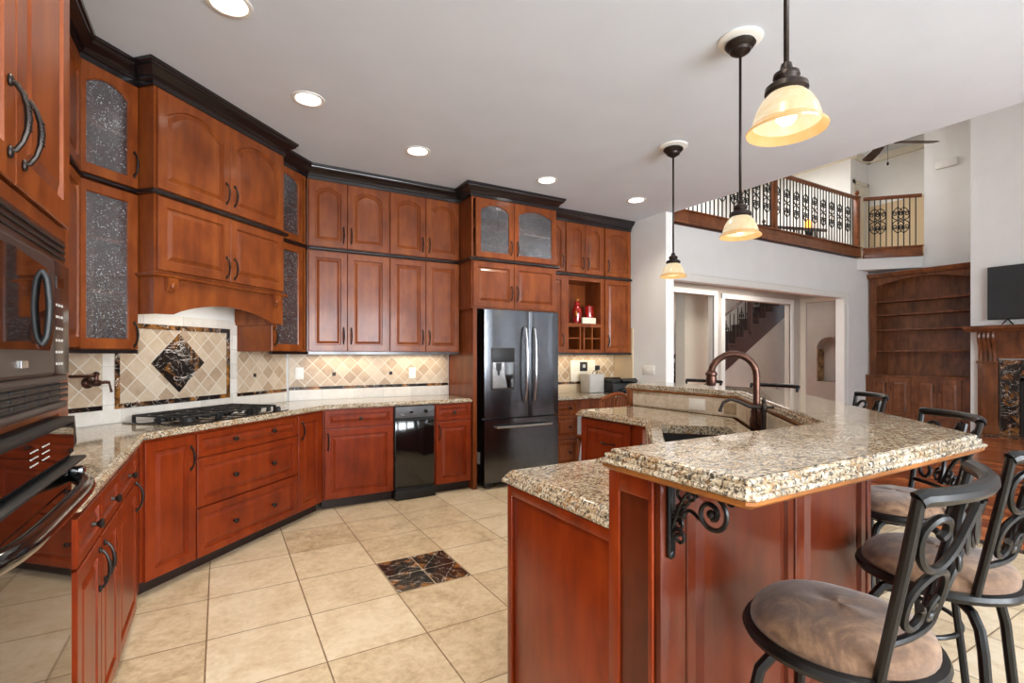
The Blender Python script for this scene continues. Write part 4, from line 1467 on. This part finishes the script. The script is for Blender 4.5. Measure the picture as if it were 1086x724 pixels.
# sink cabinet doors on the inner diagonal
d = obj('door', mb, 'cherry_base', IS, (1.69 - OX, 1.648 - OY, 0), (0, 0, R(45 + 180)))
d.location = (2.46 - OX, 2.44 - OY - 0.005, 0)
add_pull(d, 0.07, 0.70)
mb, _ = door_mb(0.04, 0.68, 0.095, 0.86, fw=0.06)
d = obj('door', mb, 'cherry_base', IS, (1.66 - OX, 1.62 - OY, 0), (0, 0, R(180)))
add_pull(d, 0.09, 0.70)

# low counter with the sink cut-out
LC = [(0.922, 1.052), (1.052 + 0.632 / Q, 1.052), (3.086, 3.086 - 0.632 / Q), (3.086, 3.19), (2.455, 3.19), (2.455, 2.455 - 0.015 / Q), (1.655 + 0.015 / Q, 1.655), (0.922, 1.655)]
EDGE2 = [(0.014, 0.871), (0.002, 0.874), (0, 0.882), (0.004, 0.890), (0.010, 0.892), (0.010, 0.898), (0.018, 0.908), (0.026, 0.916), (0.034, 0.92)]
m = MB()
bm = m.bm
ls = [[bm.verts.new((p_[0], p_[1], z)) for p_ in inset(LC, d_)] for d_, z in EDGE2]
n = len(LC)
for a, b_ in zip(ls[:-1], ls[1:]):
    for i in range(n):
        bm.faces.new((a[i], a[(i + 1) % n], b_[(i + 1) % n], b_[i]))
hole = [D(2.42, -0.105), D(2.42, -0.50), D(3.24, -0.50), D(3.24, -0.105)]
h1 = [bm.verts.new((p_[0], p_[1], 0.92)) for p_ in hole]
h0 = [bm.verts.new((p_[0], p_[1], 0.871)) for p_ in hole]
for i in range(4):
    bm.faces.new((h1[i], h1[(i + 1) % 4], h0[(i + 1) % 4], h0[i]))
for outer, hl in ((ls[-1], h1), (ls[0], h0)):
    es = []
    for vs in (outer, hl):
        for i in range(len(vs)):
            e = bm.edges.get((vs[i], vs[(i + 1) % len(vs)])) or bm.edges.new((vs[i], vs[(i + 1) % len(vs)]))
            es.append(e)
    r_ = bmesh.ops.triangle_fill(bm, use_beauty=True, use_dissolve=False, edges=es)
    m.flat += [f for f in r_['geom'] if isinstance(f, bmesh.types.BMFace)]
tag(obj('countertop', m, 'granite'), 'lower granite worktop of the island wrapping around the sink', 'countertop')
# sink bowl
p = D(2.44, -0.48)
t = thing('sink', 'dark undermount sink in the lower island worktop below the bronze faucet', 'sink', (p[0], p[1], 0.69), R(45))
m = MB()
sw, sd = 0.78, 0.355
m.loops([[(0.03, 0.03, 0.02), (sw - 0.03, 0.03, 0.02), (sw - 0.03, sd - 0.03, 0.02), (0.03, sd - 0.03, 0.02)], [(0, 0, 0.05), (sw, 0, 0.05), (sw, sd, 0.05), (0, sd, 0.05)],
         [(0, 0, 0.18), (sw, 0, 0.18), (sw, sd, 0.18), (0, sd, 0.18)]], cap1=False)
obj('bowl', m, 'sinkm', t)
obj('drain', MB().lathe([(0.045, 0.021), (0.04, 0.026), (0.01, 0.024)], sw / 2, sd / 2, 16), 'steelbright', t)

# bar top
EDGE3 = [(0.010, 1.066), (0.002, 1.068), (0, 1.073), (0.002, 1.078), (0.012, 1.0795), (0.0125, 1.0805), (0.0105, 1.083), (0.0105, 1.089), (0.0125, 1.092), (0.023, 1.0935), (0.0235, 1.0945), (0.0215, 1.097), (0.023, 1.1015), (0.027, 1.104), (0.034, 1.105)]
tag(obj('bar_counter', MB().slab(BT, EDGE3), 'granite'), 'raised granite bar top with stepped edge along the seating side of the island', 'countertop')


# scroll brackets under the bar top
def bracket_parts(t):
    m = MB()
    m.box(-0.014, 0.014, -0.012, 0, -0.205, 0.0, 0.005)
    m.ell((0, -0.007, -0.205), (0.014, 0.007, 0.014))
    obj('back_plate', m, 'blackiron', t)
    m = MB()
    m.box(-0.012, 0.012, -0.18, -0.012, -0.008, -0.001, 0.002)
    def sc(pts, r):
        m.tube([(0, -a, b_) for a, b_ in (cat(pts) if len(pts) < 12 else pts)], r, 7)
    sc(spiral(0.135, -0.062, 0.052, 0.012, R(100), -1.5, 30), 0.0065)
    sc([(0.126, -0.011), (0.09, -0.014), (0.06, -0.03), (0.04, -0.06), (0.02, -0.11), (0.012, -0.13)], 0.006)
    sc(spiral(0.045, -0.035, 0.028, 0.008, R(-90), 1.3, 20), 0.005)
    sc(spiral(0.034, -0.15, 0.022, 0.006, R(180), -1.4, 20), 0.005)
    sc(spiral(0.075, -0.03, 0.02, 0.006, R(0), 1.3, 16), 0.0045)
    sc(spiral(0.038, -0.075, 0.022, 0.007, R(200), 1.3, 16), 0.0045)
    sc(spiral(0.03, -0.115, 0.018, 0.005, R(90), -1.3, 16), 0.0045)
    sc([(0.012, -0.10), (0.04, -0.09), (0.07, -0.07), (0.10, -0.085)], 0.005)
    sc(spiral(0.19, -0.018, 0.014, 0.005, R(160), -1.2, 14), 0.004)
    m.ell((0, -0.135, -0.062), (0.01, 0.013, 0.013))
    m.ell((0, -0.045, -0.085), (0.006, 0.012, 0.016))
    obj('scroll', m, 'blackiron', t)


t = thing('scroll_bracket', 'black wrought iron scroll bracket under the near corner of the bar top', 'bracket', (0.958, 0.868, 1.047), 0, 'bar top brackets')
bracket_parts(t)
t.scale = (0.9, 0.9, 0.9)
q_ = (pw[0] + 0.07 + 0.014, 0.89 + 0.07 - 0.014)
dup(t, (q_[0], q_[1], 1.047), R(45), 'black iron scroll bracket at the far right end of the panelled bar front', 'bar top brackets')

# faucets
p = D(2.85, -0.575)
t = thing('kitchen_faucet', 'tall copper-bronze gooseneck faucet at the island sink', 'faucet', (p[0], p[1], 0.921), R(135))
# local x points to +t rotated: faces the sink
m = MB().lathe([(0.038, 0), (0.036, 0.012), (0.026, 0.02), (0.034, 0.05), (0.036, 0.09), (0.028, 0.12), (0.03, 0.14), (0.026, 0.15), (0.024, 0.16), (0.026, 0.165), (0.018, 0.172)], seg=20)
obj('base', m, 'bronze', t)
pts = [(0, 0, 0.165), (0, 0, 0.27)]
for i in range(13):
    a = PI - PI * i / 12 * 0.93
    pts.append((0.112 + 0.112 * math.cos(a), 0, 0.325 + 0.112 * math.sin(a)))
m = MB().tube(pts, 0.0175, 12)
obj('gooseneck', m, 'bronze', t)
e = pts[-1]
m = MB()
m.lathe([(0.018, 0), (0.022, -0.008), (0.03, -0.016), (0.031, -0.026), (0.026, -0.034), (0.028, -0.05), (0.024, -0.075), (0.022, -0.085), (0.005, -0.086)], e[0], 0, 18)
for v in m.bm.verts:
    v.co.z += e[2] + 0.004
obj('spray_head', m, 'bronze', t)
m = MB()
m.tube([(0.0, 0.034, 0.07), (0.01, 0.06, 0.085), (0.015, 0.075, 0.13), (0.02, 0.08, 0.17)], [0.009, 0.007, 0.006, 0.009], 8)
obj('lever_handle', m, 'bronze', t)
p = D(2.69, -0.575)
t = thing('water_faucet', 'small slender bronze filter faucet beside the gooseneck faucet', 'faucet', (p[0], p[1], 0.921), R(135))
m = MB().lathe([(0.022, 0), (0.02, 0.02), (0.012, 0.03), (0.012, 0.16), (0.016, 0.165), (0.016, 0.185), (0.009, 0.195), (0.011, 0.21), (0.004, 0.222)], seg=16)
obj('post', m, 'iron', t)
m = MB().tube([(0, 0, 0.175), (0.06, 0, 0.175), (0.11, 0, 0.20), (0.15, 0, 0.212), (0.185, 0, 0.195), (0.198, 0, 0.16), (0.2, 0, 0.148)], [0.009, 0.0085, 0.008, 0.008, 0.008, 0.008, 0.011], 10)
obj('spout', m, 'iron', t)
obj('handle', MB().tube([(0, 0, 0.175), (-0.03, 0, 0.176), (-0.045, 0, 0.178)], [0.006, 0.006, 0.009], 8), 'iron', t)

# ------------------------------------------------------------------ bar stools
def make_stool(loc, rz, label):
    t = thing('bar_stool', label, 'bar stool', loc, rz, 'bar stools around the island')
    ring = [(0.186 * math.cos(2 * PI * i / 40), 0.186 * math.sin(2 * PI * i / 40), 0.702) for i in range(40)]
    m = MB().tube(ring, 0.0155, 8, closed=True)
    m.lathe([(0.175, 0.69), (0.175, 0.70), (0.02, 0.70)], seg=30)
    obj('seat_ring', m, 'blackiron', t)
    prof = [(0.176, 0.704), (0.183, 0.716), (0.183, 0.730), (0.177, 0.745), (0.163, 0.757), (0.135, 0.768), (0.09, 0.777), (0.03, 0.779), (0.004, 0.779)]
    m = MB()
    loops = []
    for r, z in prof:
        loops.append([(r * math.cos(2 * PI * k / 40), r * math.sin(2 * PI * k / 40), z + 0.003 * math.sin(3 * 2 * PI * k / 40 + r * 30) * (r < 0.2)) for k in range(40)])
    m.loops(loops)
    obj('seat_cushion', m, 'suede', t)
    obj('swivel_plate', MB().lathe([(0.10, 0.655), (0.10, 0.67), (0.06, 0.672), (0.06, 0.69)], seg=20), 'blackiron', t)
    for sx in (-1, 1):
        for sy in (-1, 1):
            a = math.atan2(sy, sx)
            c, s = math.cos(a), math.sin(a)
            pr = [(0.05, 0.655), (0.10, 0.66), (0.145, 0.648), (0.172, 0.615), (0.185, 0.56), (0.20, 0.42), (0.225, 0.2), (0.245, 0.0)]
            obj('leg', MB().tube([(r * c, r * s, z) for r, z in pr], 0.0135, 8), 'blackiron', t)
    fr = [(0.215 * math.cos(2 * PI * i / 32), 0.215 * math.sin(2 * PI * i / 32), 0.27) for i in range(32)]
    obj('foot_ring', MB().tube(fr, 0.0095, 8, closed=True), 'blackiron', t)
    # back: two posts, bowed top rail, scrollwork between
    zb, zt = 0.70, 1.10

    def bk(x, z):
        f = (z - zb) / (zt - zb)
        hw = 0.142 + 0.064 * f
        bow = 0.058 * (1 - (x / 0.205) ** 2)
        return (x * hw / 0.205, -0.115 - 0.08 * f - bow * (0.35 + 0.65 * f), z)
    for sx in (-1, 1):
        obj('back_post', MB().tube([(sx * 0.14, -0.115, 0.70), (sx * 0.154, -0.135, 0.80), (sx * 0.186, -0.172, 0.98), (sx * 0.206, -0.195, zt)], 0.011, 10), 'blackiron', t)
    pts = [(-0.206, -0.193, zt - 0.004)] + [bk(-0.2 + 0.4 * i / 18, zt) for i in range(19)] + [(0.206, -0.193, zt - 0.004)]
    obj('top_rail', MB().tube(pts, 0.0165, 10), 'blackiron', t)
    pts = [bk(-0.205 + 0.41 * i / 14, 0.80) for i in range(15)]
    obj('lower_rail', MB().tube(pts, 0.0085, 8), 'blackiron', t)
    m = MB()

    def sc(pts2, r):
        m.tube([bk(x, z) for x, z in (cat(pts2, 4) if len(pts2) < 14 else pts2)], r, 7)
    for sx in (-1, 1):
        # long C scroll: from under the rail at the middle out to the post, curling back
        big = [(sx * 0.02, 1.07), (sx * 0.03, 1.03), (sx * 0.05, 0.985), (sx * 0.085, 0.955), (sx * 0.125, 0.948), (sx * 0.16, 0.965), (sx * 0.18, 1.0), (sx * 0.178, 1.035),
               (sx * 0.155, 1.056), (sx * 0.127, 1.05), (sx * 0.118, 1.028), (sx * 0.132, 1.015)]
        sc(big, 0.0085)
        lowc = [(sx * 0.012, 0.815), (sx * 0.018, 0.86), (sx * 0.035, 0.905), (sx * 0.07, 0.935), (sx * 0.115, 0.937), (sx * 0.155, 0.915), (sx * 0.172, 0.88), (sx * 0.165, 0.84),
                (sx * 0.135, 0.823), (sx * 0.108, 0.833), (sx * 0.105, 0.855), (sx * 0.12, 0.865)]
        sc(lowc, 0.0085)
        sc(spiral(sx * 0.045, 0.845, 0.03, 0.008, R(90), -sx * 1.2, 16), 0.006)
    obj('scrollwork', m, 'blackiron', t)
    m = MB()
    for cx_, cz_, rx_, rz_ in ((0.0, 1.03, 0.022, 0.05), (-0.03, 1.0, 0.014, 0.035), (0.03, 1.0, 0.014, 0.035), (0, 0.94, 0.012, 0.02)):
        c = bk(cx_, cz_)
        m.ell((c[0], c[1] - 0.006, c[2]), (rx_, 0.006, rz_), 2)
    obj('leaf_ornament', m, 'blackiron', t)
    return t


st1 = make_stool((1.235, 0.617, 0), R(8), 'nearest bar stool with brown suede seat, in front at the panelled bar')
for x, y, a, lb in ((1.862, 0.655, R(6), 'second bar stool from the camera, cut by the right edge of the photo'),
                    (2.48, 1.015, R(45), 'suede bar stool beyond the bar corner, scroll back facing the wood floor'),
                    (3.36, 1.70, R(45), 'bar stool whose rail peeks over the bar in front of the bookcase'),
                    (3.80, 2.50, R(90), 'bar stool behind the far leg of the bar, right of the gooseneck faucet'),
                    (3.92, 3.30, R(90), 'bar stool behind the far end of the bar, left of the faucet head')):
    dup(st1, (x, y, 0), a, lb)

# ------------------------------------------------------------------ floor inset
t = thing('floor_inset', 'square of four dark veined marble tiles set in the cream floor', 'floor inset', (1.106, 3.010, 0))
for i in (0, 1):
    for j in (0, 1):
        me = MB().box(-0.112, 0.112, -0.112, 0.112, -0.002, 0.0012)
        o = obj('marble_tile', me, 'emperf', t, (-0.1145 + i * 0.229, -0.1145 + j * 0.229, 0))
        o.rotation_euler = (0, 0, R(90) * (i + 2 * j))

# ------------------------------------------------------------------ lights on the ceiling
cans = [((0.04, 2.82), 'nearest round recessed ceiling light, cut by the top of the photo'),
        ((0.516, 3.60), 'round recessed ceiling light in front of the hood cabinet'),
        ((1.446, 4.05), 'round recessed ceiling light above the trash compactor side'),
        ((2.786, 4.08), 'round recessed ceiling light in front of the refrigerator cabinet'),
        ((4.00, 4.10), 'farthest round recessed ceiling light, near the desk')]
for (x, y), lb in cans:
    t = thing('recessed_light', lb, 'recessed light', (x, y, ZC), 0, 'recessed ceiling lights')
    obj('trim_ring', MB().lathe([(0.105, -0.0005), (0.104, -0.006), (0.085, -0.008), (0.078, -0.001)], seg=28, cap0=False, cap1=False), 'white', t)
    obj('lens', MB().lathe([(0.079, -0.001), (0.07, -0.004), (0.004, -0.005)], seg=28), 'can', t)
for (x, y) in [c_[0] for c_ in cans] + [(0.6, 0.6), (2.6, 0.2), (2.2, 2.6), (-0.1, 1.3)]:
    l = bpy.data.lights.new('recessed_lamp', 'SPOT')
    l.energy = 100 if (x, y) == (-0.1, 1.3) else 52
    l.spot_size = R(125)
    l.spot_blend = 0.8
    l.shadow_soft_size = 0.07
    l.color = (1.0, 0.89, 0.72)
    o = bpy.data.objects.new('recessed_lamp', l)
    o.location = (x, y, ZC - 0.02)
    C.objects.link(o)


def pendant(loc, label):
    t = thing('pendant_light', label, 'pendant light', (loc[0], loc[1], 2.0), 0, 'pendant lights over the bar')
    zc = ZC - 2.0
    obj('ceiling_medallion', MB().lathe([(0.115, zc - 0.001), (0.115, zc - 0.008), (0.10, zc - 0.014), (0.085, zc - 0.014), (0.07, zc - 0.02), (0.01, zc - 0.02)], seg=32), 'white', t)
    obj('canopy', MB().lathe([(0.075, zc - 0.021), (0.08, zc - 0.032), (0.066, zc - 0.05), (0.056, zc - 0.056), (0.052, zc - 0.07), (0.03, zc - 0.085), (0.012, zc - 0.095)], seg=28), 'iron', t)
    obj('rod', MB().tube([(0, 0, 0.19), (0, 0, zc - 0.09)], 0.0075, 10), 'iron', t)
    obj('cap', MB().lathe([(0.05, 0.108), (0.058, 0.116), (0.056, 0.13), (0.044, 0.138), (0.03, 0.146), (0.036, 0.158), (0.034, 0.168), (0.018, 0.178), (0.014, 0.196), (0.008, 0.2)], seg=24), 'iron', t)
    prof = [(0.106, 0.0), (0.108, 0.006), (0.100, 0.014), (0.092, 0.022), (0.088, 0.04), (0.080, 0.065), (0.066, 0.09), (0.05, 0.108), (0.046, 0.112),
            (0.044, 0.108), (0.062, 0.087), (0.076, 0.063), (0.084, 0.04), (0.088, 0.022), (0.098, 0.012), (0.103, 0.004)]
    m = MB()
    ls = [[(r * math.cos(2 * PI * k / 36), r * math.sin(2 * PI * k / 36), z) for k in range(36)] for r, z in prof]
    m.loops(ls, ring=True)
    obj('shade', m, 'shade', t)
    m = MB()
    m.ell((0, 0, 0.05), (0.03, 0.03, 0.034))
    obj('bulb', m, 'bulb', t)
    l = bpy.data.lights.new('pendant_lamp', 'POINT')
    l.energy = 0.8
    l.color = (1.0, 0.82, 0.55)
    l.shadow_soft_size = 0.035
    o = bpy.data.objects.new('pendant_lamp', l)
    o.location = (loc[0], loc[1], 1.985)
    C.objects.link(o)


pendant((1.42, 0.85), 'nearest amber glass pendant light, its stem cut by the top of the photo')
pendant((2.461, 1.731), 'middle amber glass pendant light hanging over the island bar')
pendant((3.236, 2.892), 'farthest and smallest looking amber glass pendant light over the bar')


# ------------------------------------------------------------------ balcony railings
def scroll_mesh(h, kind):
    m = MB()
    m.box(-0.008, 0.008, -0.008, 0.008, 0, h)
    if kind:
        zc = h * 0.55
        for sx in (-1, 1):
            top = spiral(sx * 0.05, zc + 0.13, 0.05, 0.012, R(180) if sx > 0 else 0, -sx * 1.4, 22)
            bot = spiral(sx * 0.05, zc - 0.13, 0.05, 0.012, R(180) if sx > 0 else 0, sx * 1.4, 22)
            for pts in (top, bot):
                m.tube([(x, 0, z) for x, z in pts], 0.0095, 6)
            out = [(sx * 0.004, zc + 0.26), (sx * 0.06, zc + 0.21), (sx * 0.1, zc + 0.13), (sx * 0.075, zc + 0.04), (sx * 0.012, zc), (sx * 0.075, zc - 0.04), (sx * 0.1, zc - 0.13), (sx * 0.06, zc - 0.21), (sx * 0.004, zc - 0.26)]
            m.tube([(x, 0, z) for x, z in cat(out, 3)], 0.0095, 6)
        m.ell((0, 0, zc), (0.02, 0.012, 0.02), 1)
    return m.mesh('baluster')


def railing(name, label, p0, p1, z0, newels, pattern, rail_h=1.02, fascia=True, group='loft railings', mat='blackiron', gap=0.1, wd='oakrail'):
    v = Vector(p1) - Vector(p0)
    L = v.length
    t = thing(name, label, 'railing', (p0[0], p0[1], z0), math.atan2(v.y, v.x), group)
    if fascia:
        m = MB()
        m.box(0, L, -0.05, 0.08, -0.19, 0.0, 0.006)
        m.box(-0.01, L + 0.01, -0.075, 0.10, 0.0, 0.025, 0.006)
        m.box(0, L, -0.06, 0.0, -0.19, -0.16, 0.006)
        obj('fascia_board', m, 'oakrail', t)
    m = MB()
    m.box(0, L, -0.025, 0.035, rail_h, rail_h + 0.055, 0.014, 3)
    m.box(0, L, -0.012, 0.022, rail_h - 0.015, rail_h)
    obj('handrail', m, wd, t)
    for x in newels:
        m = MB()
        m.box(x - 0.045, x + 0.045, -0.04, 0.05, 0.025, rail_h + 0.02, 0.006)
        m.box(x - 0.055, x + 0.055, -0.05, 0.06, rail_h + 0.02, rail_h + 0.06, 0.008)
        m.lathe([(0.025, rail_h + 0.06), (0.02, rail_h + 0.085), (0.045, rail_h + 0.12), (0.045, rail_h + 0.145), (0.02, rail_h + 0.18), (0.004, rail_h + 0.185)], x, 0.005, 14)
        obj('newel_post', m, wd, t)
    ms = {k_: scroll_mesh(rail_h - 0.04, k_) for k_ in (0, 1)}
    n = int(L / gap)
    for i in range(1, n):
        x = i * L / n
        if any(abs(x - q) < 0.07 for q in newels):
            continue
        obj('baluster', ms[1 if i % len(pattern) in [k_ for k_, c in enumerate(pattern) if c == 'S'] else 0], mat, t, (x, 0.005, 0.025))
    return t


BYY = HY - 0.02
railing('balcony_railing', 'long loft balcony railing of black iron scrolls above the hall opening', (4.80, BYY), (11.45, BYY), 3.57, (3.736, 6.61), 'PPS')
railing('balcony_railing', 'short angled loft balcony railing against the white wall above the bookcase', (11.53, 5.27), (12.235, 4.53), 3.55, (), 'PPSS', gap=0.098)
railing('stair_railing', 'dark iron stair railing seen behind the loft balcony', (9.2, 7.7), (12.7, 6.6), 3.46, (1.9,), 'PS', rail_h=0.9, fascia=False, wd='stairdark')

# sconce on the loft wall
t = thing('wall_lantern', 'glowing amber lantern seen through the loft balusters', 'lantern', (12.72, 7.0, 4.45), R(-90), None)
obj('back_plate', MB().box(-0.06, 0.06, -0.075, -0.05, -0.22, 0.1, 0.01).box(-0.02, 0.02, -0.06, 0.075, -0.05, -0.02), 'blackiron', t)
obj('glass_shade', MB().lathe([(0.05, 0.0), (0.07, 0.05), (0.075, 0.2), (0.06, 0.26)], 0, -0.13, 14), 'amber', t)
obj('cup', MB().lathe([(0.02, -0.12), (0.06, -0.06), (0.07, 0.0)], 0, -0.13, 14), 'blackiron', t)

# ------------------------------------------------------------------ foyer staircase
t = thing('staircase', 'dark stained staircase with iron balusters rising beyond the hall opening', 'staircase', (9.3, 8.55, 0))
rise, run = 0.185, 0.325
z_at = lambda x: 0.42 + (x - 0.65) * 0.75
m = MB()
nst = 16
poly = [(-0.2, 0.0)]
x = 0.1
z = 0.16
top = []
for i in range(nst):
    top += [(x, z), (x, z + rise)]
    x += run
    z += rise
top.append((x, z))
under = [(x, z - 0.42), (0.1 + run * 1.55, 0.0)]
m.prism_y([(0.1, 0.0)] + top + under, 0.0, 0.05)
obj('stringer', m, 'stairdark', t)
m = MB()
x, z = 0.1, 0.16
for i in range(nst):
    z += rise
    m.box(x - 0.03, x + run, -0.03, 0.62, z - 0.0, z + 0.03, 0.004, 1)
    m.box(x, x + 0.02, 0.05, 0.6, z - rise, z)
    x += run
obj('treads', m, 'stairdark', t)
ms = {k_: scroll_mesh(0.8, k_) for k_ in (0, 1)}
x, z = 0.1, 0.16
for i in range(nst):
    z += rise
    for j in (0, 1):
        obj('baluster', ms[1 if (2 * i + j) % 4 == 1 else 0], 'blackiron', t, (x + 0.08 + j * 0.162, 0.02, z + 0.03))
    x += run
m = MB()
m.tube([(0.1, 0.02, 0.16 + rise + 0.86), (x, 0.02, z + rise + 0.86)], 0.035, 8)
obj('handrail', m, 'stairdark', t)
m = MB()
m.box(3.25, 3.35, -0.03, 0.07, 1.95, 3.0, 0.006)
m.ell((3.30, 0.02, 3.03), (0.055, 0.055, 0.06))
obj('newel_post', m, 'stairdark', t)
m = MB()
m.prism_y([(9.3 + 0.12 + run * 1.55, 0.0), (9.3 + 0.1 + nst * run, 0.0), (9.3 + 0.1 + nst * run, 0.16 + nst * rise - 0.43)], 8.57, 8.6)
struct('wall_spandrel', m, 'hallwall')
t = thing('floor_candlestand', 'tall black iron candle stand in the left doorway beyond the hall', 'stand', (9.4, 8.3, 0))
obj('base', MB().lathe([(0.14, 0), (0.14, 0.02), (0.03, 0.05), (0.02, 0.08)], seg=16), 'blackiron', t)
m = MB()
m.tube([(0, 0, 0.08), (0, 0, 1.35)], 0.03, 8)
for z in (0.5, 0.9, 1.3):
    m.ell((0, 0, z), (0.05, 0.05, 0.04))
obj('stem', m, 'blackiron', t)

# ------------------------------------------------------------------ bookcase
BX = 11.9
t = thing('bookcase', 'dark stained built-in bookcase with arched top and cupboards below', 'bookcase', (BX, 5.335, 0), R(-90))
bw = 5.335 - 3.60
m = MB()
m.box(0.02, 0.14, 0, 0.34, 0.95, 3.0)
m.box(bw - 0.06, bw, 0, 0.34, 0.95, 3.0)
m.box(0.02, bw, 0.32, 0.34, 0.95, 3.0)
m.box(0.02, bw, 0, 0.34, 2.96, 3.0)
obj('carcass', m, 'walnut', t)
arc = [(0.14, 2.80)] + [(0.14 + (bw - 0.2) * i / 16, 2.80 + 0.13 * math.sin(PI * i / 16)) for i in range(1, 16)] + [(bw - 0.06, 2.80), (bw - 0.06, 3.0), (0.14, 3.0)]
obj('arched_header', MB().prism_y(arc, 0.0, 0.03), 'walnut', t)
obj('cornice', sweep([(-0.0, 0.3), (0.0, 0), (bw, 0)], [(-0.002, 2.97), (0.02, 2.97), (0.03, 3.0), (0.06, 3.04), (0.065, 3.06), (-0.002, 3.06)]), 'walnut', t)
for z in (1.445, 1.878, 2.192, 2.469):
    obj('shelf', MB().box(0.14, bw - 0.06, 0.01, 0.32, z - 0.018, z + 0.018, 0.004), 'walnut', t)
obj('base_cabinet', MB().box(0, bw, -0.12, 0.34, 0.0, 0.92), 'walnut', t)
obj('counter', MB().box(-0.0, bw, -0.14, 0.34, 0.92, 0.95, 0.006), 'walnut', t)
for a, b_, hx in ((0.06, 0.42, 0.38), (0.425, 0.795, 0.465), (0.86, 1.215, 1.175), (1.22, 1.58, 1.26)):
    mb, _ = door_mb(a, b_, 0.14, 0.89, fw=0.06)
    d = obj('door', mb, 'walnut', t, (0, -0.12, 0))
    add_pull(d, hx, 0.72)

# fireplace and television on the chimney breast
t = thing('fireplace', 'dark wood fireplace mantel with veined marble surround on the right wall', 'fireplace', (11.5, 3.56, 0), R(-90))
obj('mantel_shelf', sweep([(0.02, 0.0), (0.02, -0.24), (2.9, -0.24), (2.9, 0.0)], [(-0.2, 1.76), (-0.02, 1.76), (0.0, 1.78), (0.02, 1.80), (0.03, 1.81), (0.03, 1.86), (-0.2, 1.86)]).box(0.03, 2.89, -0.235, 0, 1.77, 1.855), 'walnut', t)
obj('frieze', MB().box(0.14, 2.78, -0.07, 0, 1.30, 1.76), 'walnut', t)
for xa_ in (0.14, 2.52):
    m = MB()
    m.box(xa_, xa_ + 0.26, -0.10, 0, 0.0, 1.24, 0.004)
    lg = obj('pilaster', m, 'walnut', t)
    m = MB()
    m.box(xa_ + 0.05, xa_ + 0.21, -0.112, -0.10, 0.22, 1.12, 0.006)
    m.box(xa_ - 0.02, xa_ + 0.28, -0.12, 0, 0.0, 0.14, 0.004)
    m.box(xa_ - 0.015, xa_ + 0.275, -0.115, 0, 1.22, 1.26, 0.004)
    obj('pilaster_panel', m, 'walnut', lg)
    m = MB()
    prf = [(-0.11, 1.26), (-0.105, 1.32), (-0.115, 1.42), (-0.15, 1.54), (-0.2, 1.62), (-0.22, 1.68), (-0.2, 1.76)]
    for k_ in range(4):
        x_ = xa_ + 0.015 + k_ * 0.06
        m.loops([[(x_, 0, z), (x_ + 0.05, 0, z), (x_ + 0.05, y * 0.93, z), (x_ + 0.025, y, z), (x_, y * 0.93, z)] for y, z in prf])
    obj('corbel', m, 'walnut', lg)
m = MB()
m.box(0.42, 0.66, -0.06, 0, 0.0, 1.28)
m.box(2.26, 2.5, -0.06, 0, 0.0, 1.28)
m.box(0.66, 2.26, -0.06, 0, 1.0, 1.28)
obj('marble_surround', m, marble_dark('fireplace_marble', 0, 0.9), t)
m = MB()
m.box(0.68, 0.74, -0.09, 0, 0.0, 0.98)
m.box(2.18, 2.24, -0.09, 0, 0.0, 0.98)
m.box(0.68, 2.24, -0.09, 0, 0.93, 0.99)
m.box(0.74, 2.18, -0.04, 0, 0.0, 0.93)
obj('firebox_frame', m, 'blackmat', t)
obj('hearth', MB().box(0.1, 2.85, -0.45, -0.12, 0.0, 0.02, 0.004), marble_dark('hearth_marble', 0, 1.2), t)
t = thing('television', 'black flat television standing on the mantel against the white wall', 'television', (11.36, 3.275, 1.866), R(-90))
obj('panel', MB().box(0, 1.45, -0.025, 0.03, 0.09, 0.99, 0.008), 'blackmat', t)
obj('screen', MB().box(0.012, 1.438, -0.028, -0.025, 0.105, 0.978), 'screen', t)
for x in (0.25, 1.2):
    m = MB()
    m.tube([(x - 0.05, -0.06, 0.006), (x, 0, 0.10)], 0.012, 6)
    m.tube([(x + 0.05, 0.08, 0.006), (x, 0, 0.10)], 0.012, 6)
    obj('stand_leg', m, 'blackmat', t)

# alarm device on the upper wall
tag(obj('wall_speaker', MB().box(12.19, 12.25, 3.95, 4.30, 5.02, 5.17, 0.02, 3), 'white'), 'white oblong sounder high on the wall above the bookcase', 'alarm device')

# ceiling fan in the great room
t = thing('ceiling_fan', 'dark wooden ceiling fan in the great room, two blades showing', 'ceiling fan', (9.35, 3.95, 4.80))
obj('down_rod', MB().tube([(0, 0, 0.1), (0, 0, 1.6)], 0.014, 10), 'iron', t)
obj('motor', MB().lathe([(0.03, 0.16), (0.09, 0.13), (0.12, 0.08), (0.12, 0.03), (0.08, 0.0), (0.05, -0.03), (0.004, -0.035)], seg=24), 'iron', t)
for k_ in range(5):
    a = R(-30 + 72 * k_)
    m = MB()
    m.tube([(0.09, 0, 0.03), (0.16, 0.0, 0.01), (0.24, 0, 0.02)], 0.012, 8)
    br = obj('blade_arm', m, 'iron', t, None, (0, 0, a))
    m = MB()
    m.slab([(0.2, -0.055), (0.45, -0.075), (0.78, -0.08), (0.84, -0.05), (0.84, 0.05), (0.78, 0.08), (0.45, 0.075), (0.2, 0.055)], [(0.0, 0.02), (0.0, 0.03)])
    for v in m.bm.verts:
        v.co.z += v.co.y * 0.2
    obj('blade', m, 'fan', br)
m = MB().tube([(0.03, -0.02, -0.02), (0.03, -0.02, -0.30)], 0.003, 5)
m.ell((0.03, -0.02, -0.33), (0.018, 0.018, 0.03))
obj('pull_chain', m, 'iron', t)
